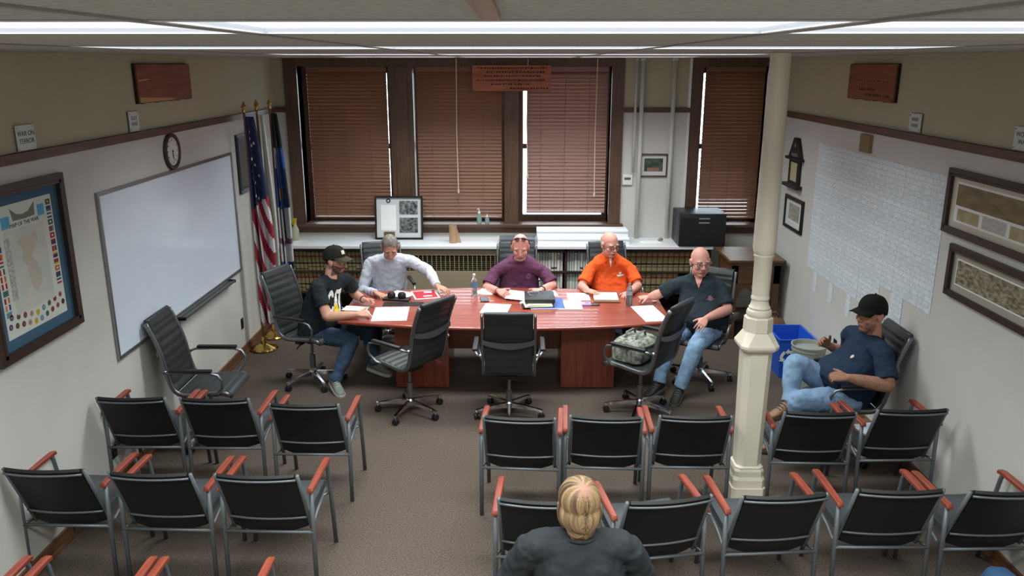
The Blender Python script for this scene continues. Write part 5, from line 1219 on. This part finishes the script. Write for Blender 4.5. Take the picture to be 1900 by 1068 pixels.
# ------------------------------------------------ man in grey long-sleeved shirt
P2 = person('man in light grey long-sleeved shirt leaning over the table', (-1.46, 8.68, .57), (-1.40, 8.50, 1.075), (-1.375, 8.38, 1.175), (.18, -.80, -.62),
    (at(687, 487, Y=8.54), at(761, 484, Y=8.54)), (at(697, 543, z=.785), at(812, 531, z=.80)), ((-.8, .1, -.5), (.4, .5, .2)),
    (('R', (.75, -.55, -.12), (.1, 0, 1), dict(curl=(18, 25, 20), spread=.10)), ('L', (.80, -.42, -.22), (.0, -.1, 1), dict(curl=(8, 14, 12), spread=.18))),
    (V((-1.52, 8.22, .52)), V((-1.22, 8.22, .52))), (V((-1.55, 8.30, .105)), V((-1.2, 8.3, .105))), (V((-1.56, 8.12, .075)), V((-1.2, 8.12, .075))),
    ('tan', (192, 140, 118)), 1.06, .05, ('shirt', cloth('grey_knit', (186, 190, 202))), (52, 56, 66), (40, 40, 42), (60, 58, 56),
    headsc=1.06, hair=(lambda p: 1.0 if (p.z > .062-.0*p.x or (p.y < .0 and p.z > -.045) or (p.z > .012 and abs(p.x) > .062 and p.y < .045)) and not (p.y > .058 and p.z < .085) and abs(p.x) < .0795 else -1, (112, 106, 100), .006, .002),
    collar=('band', cloth('grey_knit', (186, 190, 202))), sleeve=1.95, brow=(84, 70, 60), elbows=(at(672, 541, Y=8.42), at(796, 503, Y=8.47)))
# ------------------------------------------------ bald man in purple
P3 = person('bald man in purple T-shirt reading papers, dark glasses on forehead', (-.01, 8.70, .57), (.005, 8.52, 1.045), (.008, 8.43, 1.17), (.0, -.93, -.34),
    (at(920, 504, Y=8.55), at(1008, 504, Y=8.55)), (at(926, 540, z=.80), at(1003, 538, z=.80)), ((-1, .1, -.35), (1, .1, -.35)),
    (('R', (.55, -.75, -.02), (-.75, .1, .65), dict(curl=(35, 35, 25), spread=.05)), ('L', (-.65, -.65, -.05), (.5, .0, .85), dict(curl=(30, 30, 25), spread=.05))),
    (V((-.14, 8.22, .52)), V((.14, 8.22, .52))), (V((-.16, 8.30, .105)), V((.16, 8.3, .105))), (V((-.17, 8.12, .075)), V((.17, 8.12, .075))),
    ('pink', (214, 150, 138)), 1.13, .07, ('shirt', cloth('purple_tee', (96, 58, 84))), (52, 56, 66), (40, 40, 42), (60, 58, 56),
    headsc=1.10, jowl=.5, beard=[(lambda p: 1.0 if (p.y > .03 and p.z < -.045 and abs(p.x) < .042 and not (abs(p.x) < .024 and -.078 < p.z < -.060)) else -1, (186, 168, 150), .004)],
    glasses=('up', mat('glasses_maroon', (96, 30, 40), .3)), collar=('band', cloth('purple_band', (84, 48, 74))), sleeve=.80, brow=(160, 120, 100), elbows=(at(903, 534, Y=8.42), at(1026, 530, Y=8.45)))
cuff(P3, P3['EL'], P3['WL'], .10, .033, 'wristwatch', M_PLASTIC, .008); cuff(P3, P3['ER'], P3['WR'], .06, .031, 'wristband', mat('maroon_band', (110, 50, 60), .6), .004)
decal(P3['shirt'], P3['pel'].lerp(P3['nk'], .66)+P3['fr']*.1-P3['lat']*.10, -P3['lat'], P3['up'], .05, .06, lambda u, v: 0 if .6 < math.hypot(u, v) < 1 or (abs(u) < .25 and v > -.6) else None, P3['so'], 'chest_emblem', [mat('print_mauve', (140, 100, 128), .8)])
# ------------------------------------------------ man in orange polo
P4 = person('balding man in bright orange polo shirt with glasses and white moustache', (1.02, 8.74, .57), (.985, 8.64, 1.05), (.975, 8.565, 1.17), (.42, -.88, -.20),
    (at(1098, 496, Y=8.62), at(1169, 498, Y=8.62)), (at(1090, 538, z=.79), at(1170, 541, z=.79)), ((-1, .2, -.4), (1, .2, -.4)),
    (('R', (.75, -.62, -.08), (0, 0, 1), dict(curl=(14, 30, 22), spread=.10)), ('L', (-.55, -.78, -.08), (0, 0, 1), dict(curl=(20, 32, 25), spread=.08))),
    (V((.9, 8.24, .52)), V((1.16, 8.24, .52))), (V((.88, 8.32, .105)), V((1.18, 8.32, .105))), (V((.87, 8.14, .075)), V((1.19, 8.14, .075))),
    ('pink2', (212, 150, 134)), 1.10, .085, ('polo_shirt', cloth('orange_knit', (232, 92, 42))), (52, 56, 66), (40, 40, 42), (60, 58, 56),
    headsc=1.09, jowl=.6, hair=(lambda p: 1.0 if (p.y < .01 and -.05 < p.z < .042 and abs(p.x) < .0795 and (abs(p.x) > .05 or p.y < -.06)) else -1, (206, 202, 196), .008, .003),
    beard=[(lambda p: 1.0 if (p.y > .06 and -.061 < p.z < -.040 and abs(p.x) < .030) else -1, (206, 198, 188), .006)], glasses=('on', M_WIRE),
    collar=('polo', cloth('orange_collar', (222, 84, 40))), sleeve=.80, brow=(170, 150, 140), neck_r=.062, elbows=(at(1079, 532, Y=8.44), at(1184, 531, Y=8.44)))
decal(P4['shirt'], P4['nk']+P4['fr']*.1-P4['up']*.06, -P4['lat'], P4['up'], .06, .09, lambda u, v: 0 if abs(u) < .55*(v+1)/2 else None, P4['so'], 'undershirt', [M_PAPER])
decal(P4['shirt'], P4['pel'].lerp(P4['nk'], .62)+P4['fr']*.1-P4['lat']*.10, -P4['lat'], P4['up'], .085, .06, lambda u, v: 0 if math.hypot(u/.3, (v-.55)/.4) < 1 or (abs(v+.25) < .28 and abs(u) < .9 and (u*7) % 1 < .8) else None, P4['so'], 'chest_logo', [M_DEC_W])
# ------------------------------------------------ man in dark V-neck, right end
P5 = person('bald man in dark V-neck shirt and light jeans, fist on the table', (1.80, 7.62, .57), (1.748, 7.62, 1.105), (1.735, 7.575, 1.22), (.10, -.98, -.12),
    (at(1250, 530, Y=7.72), at(1338, 535, Y=7.56)), (at(1203, 551, z=.80), at(1309, 591, Y=7.22)), ((-.3, .5, -.6), (1, .2, -.2)),
    (('R', (-.95, -.15, -.06), (0, -.1, 1), dict(curl=(60, 70, 40), spread=.0)), ('L', (-.55, -.72, -.42), (.25, -.45, .8), dict(curl=(18, 22, 18), spread=.12))),
    (V((1.43, 7.36, .50)), V((1.66, 7.18, .52))), (V((1.33, 7.22, .105)), V((1.50, 7.09, .105))), (V((1.20, 7.12, .075)), V((1.42, 6.92, .075))),
    ('pink3', (206, 150, 134)), 1.12, .09, ('shirt', cloth('dark_navy_knit', (44, 54, 60))), JEANS_L, (46, 44, 42), (92, 90, 86),
    headsc=1.12, jowl=.9, beard=None, glasses=('on', mat('pale_wire_2', (120, 108, 100), .3, .6)), collar=None, sleeve=.80, neck_r=.066, brow=(150, 110, 92), elbows=(at(1224, 545, Y=7.76), at(1350, 574, Y=7.42)))
decal(P5['shirt'], P5['nk']+P5['fr']*.1-P5['up']*.055, -P5['lat'], P5['up'], .15, .15, lambda u, v: (0 if abs(u) < .74*(v+1)/2*1.0 else (1 if abs(u) < .74*(v+1)/2+.12 else None)), P5['so'], 'neckline', [SKIN('pink3', (206, 150, 134)), cloth('dark_trim', (50, 30, 32))])
decal(P5['shirt'], P5['pel'].lerp(P5['nk'], .60)+P5['fr']*.1-P5['lat']*.11, -P5['lat'], P5['up'], .08, .06, lambda u, v: 0 if math.hypot(u/.5, v/.8) < 1 else (1 if abs(v+.3) < .2 and abs(u) < .9 else None), P5['so'], 'chest_emblem', [mat('print_dull_rose', (120, 96, 104), .8), M_DEC_R])
# ------------------------------------------------ man with crossed legs by the right wall
P6 = person('man in black cap and navy T-shirt sitting with crossed legs by wall', (2.60, 6.02, .54), (2.735, 5.98, 1.035), (2.70, 5.97, 1.195), (-.90, -.36, -.02),
    (V((2.66, 6.20, .965)), V((2.72, 5.73, .965))), (at(1536, 640, Y=6.28), at(1572, 700, Y=5.62)), ((.2, .5, -.8), (.3, -.6, -.6)),
    (('R', (-.75, -.3, .55), (-.4, .6, .5), dict(curl=(30, 35, 25), spread=.06)), ('L', (-.92, .25, .0), (-.1, -.5, .8), dict(curl=(35, 40, 25), spread=.04))),
    (V((2.17, 6.02, .78)), V((2.15, 5.80, .555))), (V((2.10, 5.86, .50)), V((2.12, 6.02, .105))), (V((1.92, 5.79, .46)), V((1.94, 6.04, .075))),
    ('tan2', (196, 140, 118)), 1.16, .085, ('shirt', cloth('navy_tee', (38, 52, 72))), JEANS_L, (128, 92, 64), (84, 76, 64),
    headsc=1.09, jowl=.5, cap=(cloth('black_cap_2', (30, 30, 28)), None), beard=[(lambda p: 1.0 if (p.y > .01 and p.z < -.045 and (abs(p.x) > .03 or p.z < -.084)) else -1, (150, 108, 88), .0015)],
    hair=(lambda p: 1.0 if (p.z > -.03 and p.z < .06 and p.y < .0 and (p.y < -.03 or p.z > .02)) else -1, (92, 72, 58), .004, .001), collar=('band', cloth('navy_tee', (38, 52, 72))), sleeve=.80, neck_r=.064,
    elbows=(None, at(1648, 716, Y=5.58)))
decal(P6['shirt'], P6['pel'].lerp(P6['nk'], .62)+P6['fr']*.15-P6['lat']*.09, -P6['lat'], P6['up'], .03, .03, lambda u, v: 0 if math.hypot(u, v) < 1 else None, P6['so'], 'chest_logo', [mat('print_pinkwhite', (214, 190, 186), .8)])
# ------------------------------------------------ blond person in the foreground, seen from behind
hp = at(1074, 936, z=1.175)
P7 = person('blond person in black shirt seen from behind in the foreground', (hp.x+.01, hp.y-.02, .55), (hp.x+.005, hp.y-.03, 1.06), (hp.x, hp.y+.0, 1.175), (-.06, .97, -.22),
    (V((hp.x+.215, hp.y-.05, 1.0)), V((hp.x-.205, hp.y-.05, 1.0))), (V((hp.x+.16, hp.y+.25, .66)), V((hp.x-.16, hp.y+.25, .66))), ((.8, -.5, -.4), (-.8, -.5, -.4)),
    (('R', (-.5, .8, -.2), (.2, 0, 1), dict(curl=(25, 25, 20))), ('L', (.5, .8, -.2), (-.2, 0, 1), dict(curl=(25, 25, 20)))),
    (V((hp.x+.13, hp.y+.42, .50)), V((hp.x-.13, hp.y+.42, .50))), (V((hp.x+.14, hp.y+.34, .105)), V((hp.x-.14, hp.y+.34, .105))), (V((hp.x+.15, hp.y+.52, .075)), V((hp.x-.15, hp.y+.52, .075))),
    ('fair', (212, 160, 140)), 1.12, .05, ('shirt', cloth('black_shirt', (46, 49, 52))), (44, 46, 52), (40, 40, 42), (60, 58, 56),
    headsc=1.04, hair=None, sleeve=.9, collar=('band', cloth('black_shirt', (46, 49, 52))))
def blond_hair(P):
    MH = P['MH'] @ Matrix.Diagonal((P['hs'],)*3+(1,)); mb = MB()
    for c_, r in (((0, -.022, .034), (.090, .110, .096)), ((0, -.062, -.035), (.078, .062, .075)), ((0, -.055, -.085), (.062, .045, .045)), ((.062, -.02, -.02), (.034, .06, .07)), ((-.062, -.02, -.02), (.034, .06, .07))): mb.ball(c_, r, 20, 14, M=MH)
    me = remesh(mb, .0045, 4); Mi = MH.inverted(); cr = V((.012, -.100, .090))
    at_ = me.color_attributes.new('streak', 'FLOAT_COLOR', 'POINT'); cols = []
    dk, lt, sc_ = V(rgb(72, 54, 38)[:3]), V(rgb(172, 142, 100)[:3]), V(rgb(158, 112, 94)[:3])
    for v in me.vertices:
        p = Mi @ v.co; d = p-cr; ph = math.atan2(d.x, -d.y); r = d.length
        n1 = noise.noise(V((ph*4.5, r*7, 1.3)))+.6*noise.noise(V((ph*13, r*9, 4.1))); n2 = noise.noise(V((ph*9, r*5, 9.2)))
        v.co += v.normal*(.0045*n1*min(1, r/.05))
        k = min(1, max(0, .42+.75*n2+.3*n1)); c_ = dk.lerp(lt, k); b_ = max(0, 1.15-r/.042-.45*n1)
        cols += list(c_.lerp(sc_, min(.75, b_)))+[1.0]
    at_.data.foreach_set('color', cols)
    m = bpy.data.materials.new('blond_hair'); m.use_nodes = True; b = m.node_tree.nodes['Principled BSDF']; a = m.node_tree.nodes.new('ShaderNodeVertexColor'); a.layer_name = 'streak'
    m.node_tree.links.new(a.outputs[0], b.inputs['Base Color']); b.inputs['Roughness'].default_value = .6
    me.materials.clear(); me.materials.append(m); link('hair', me, P['root'])
blond_hair(P7)
# ------------------------------------------------ person in jeans, only a knee in view
q = at(1880, 1062, z=.55)
P8 = person('person in blue jeans, only a knee visible in bottom right corner', (2.560, 3.135, .55), (2.560, 3.075, 1.05), (2.560, 3.105, 1.19), (0, 1, -.1),
    (V((2.760, 3.075, .99)), V((2.360, 3.075, .99))), (V((2.695, 3.325, .66)), V((2.420, 3.325, .66))), ((.8, -.5, -.4), (-.8, -.5, -.4)),
    (('R', (-.5, .8, -.2), (.2, 0, 1), dict(curl=(25, 25, 20))), ('L', (.5, .8, -.2), (-.2, 0, 1), dict(curl=(25, 25, 20)))),
    (V((2.695, 3.605, .52)), V((2.435, 3.605, .52))), (V((2.715, 3.545, .105)), V((2.435, 3.545, .105))), (V((2.735, 3.725, .075)), V((2.435, 3.725, .075))),
    ('fair2', (206, 156, 136)), 1.05, .05, ('shirt', cloth('grey_tee', (92, 96, 100))), (52, 78, 112), (60, 56, 52), (120, 116, 108), hair=(lambda p: 1.0 if (p.z > .05 or (p.y < 0 and p.z > -.05)) and not (p.y > .058 and p.z < .085) else -1, (80, 64, 50), .008, .003), sleeve=.7)
# sheet held by the man in purple
a_, b_ = at(945, 540, z=.80), at(990, 540, z=.80)
c_ = (a_+b_)/2
tag(MB().box(-.15, .15, -.10, .10, 0, .0015, M=Matrix.Rotation(.18, 4, 'X') @ Matrix.Rotation(-.25, 4, 'Z')).build('held_paper', M_PAPER, loc=(c_.x, c_.y-.08, .775)), 'white papers held by the man in purple', 'paper')
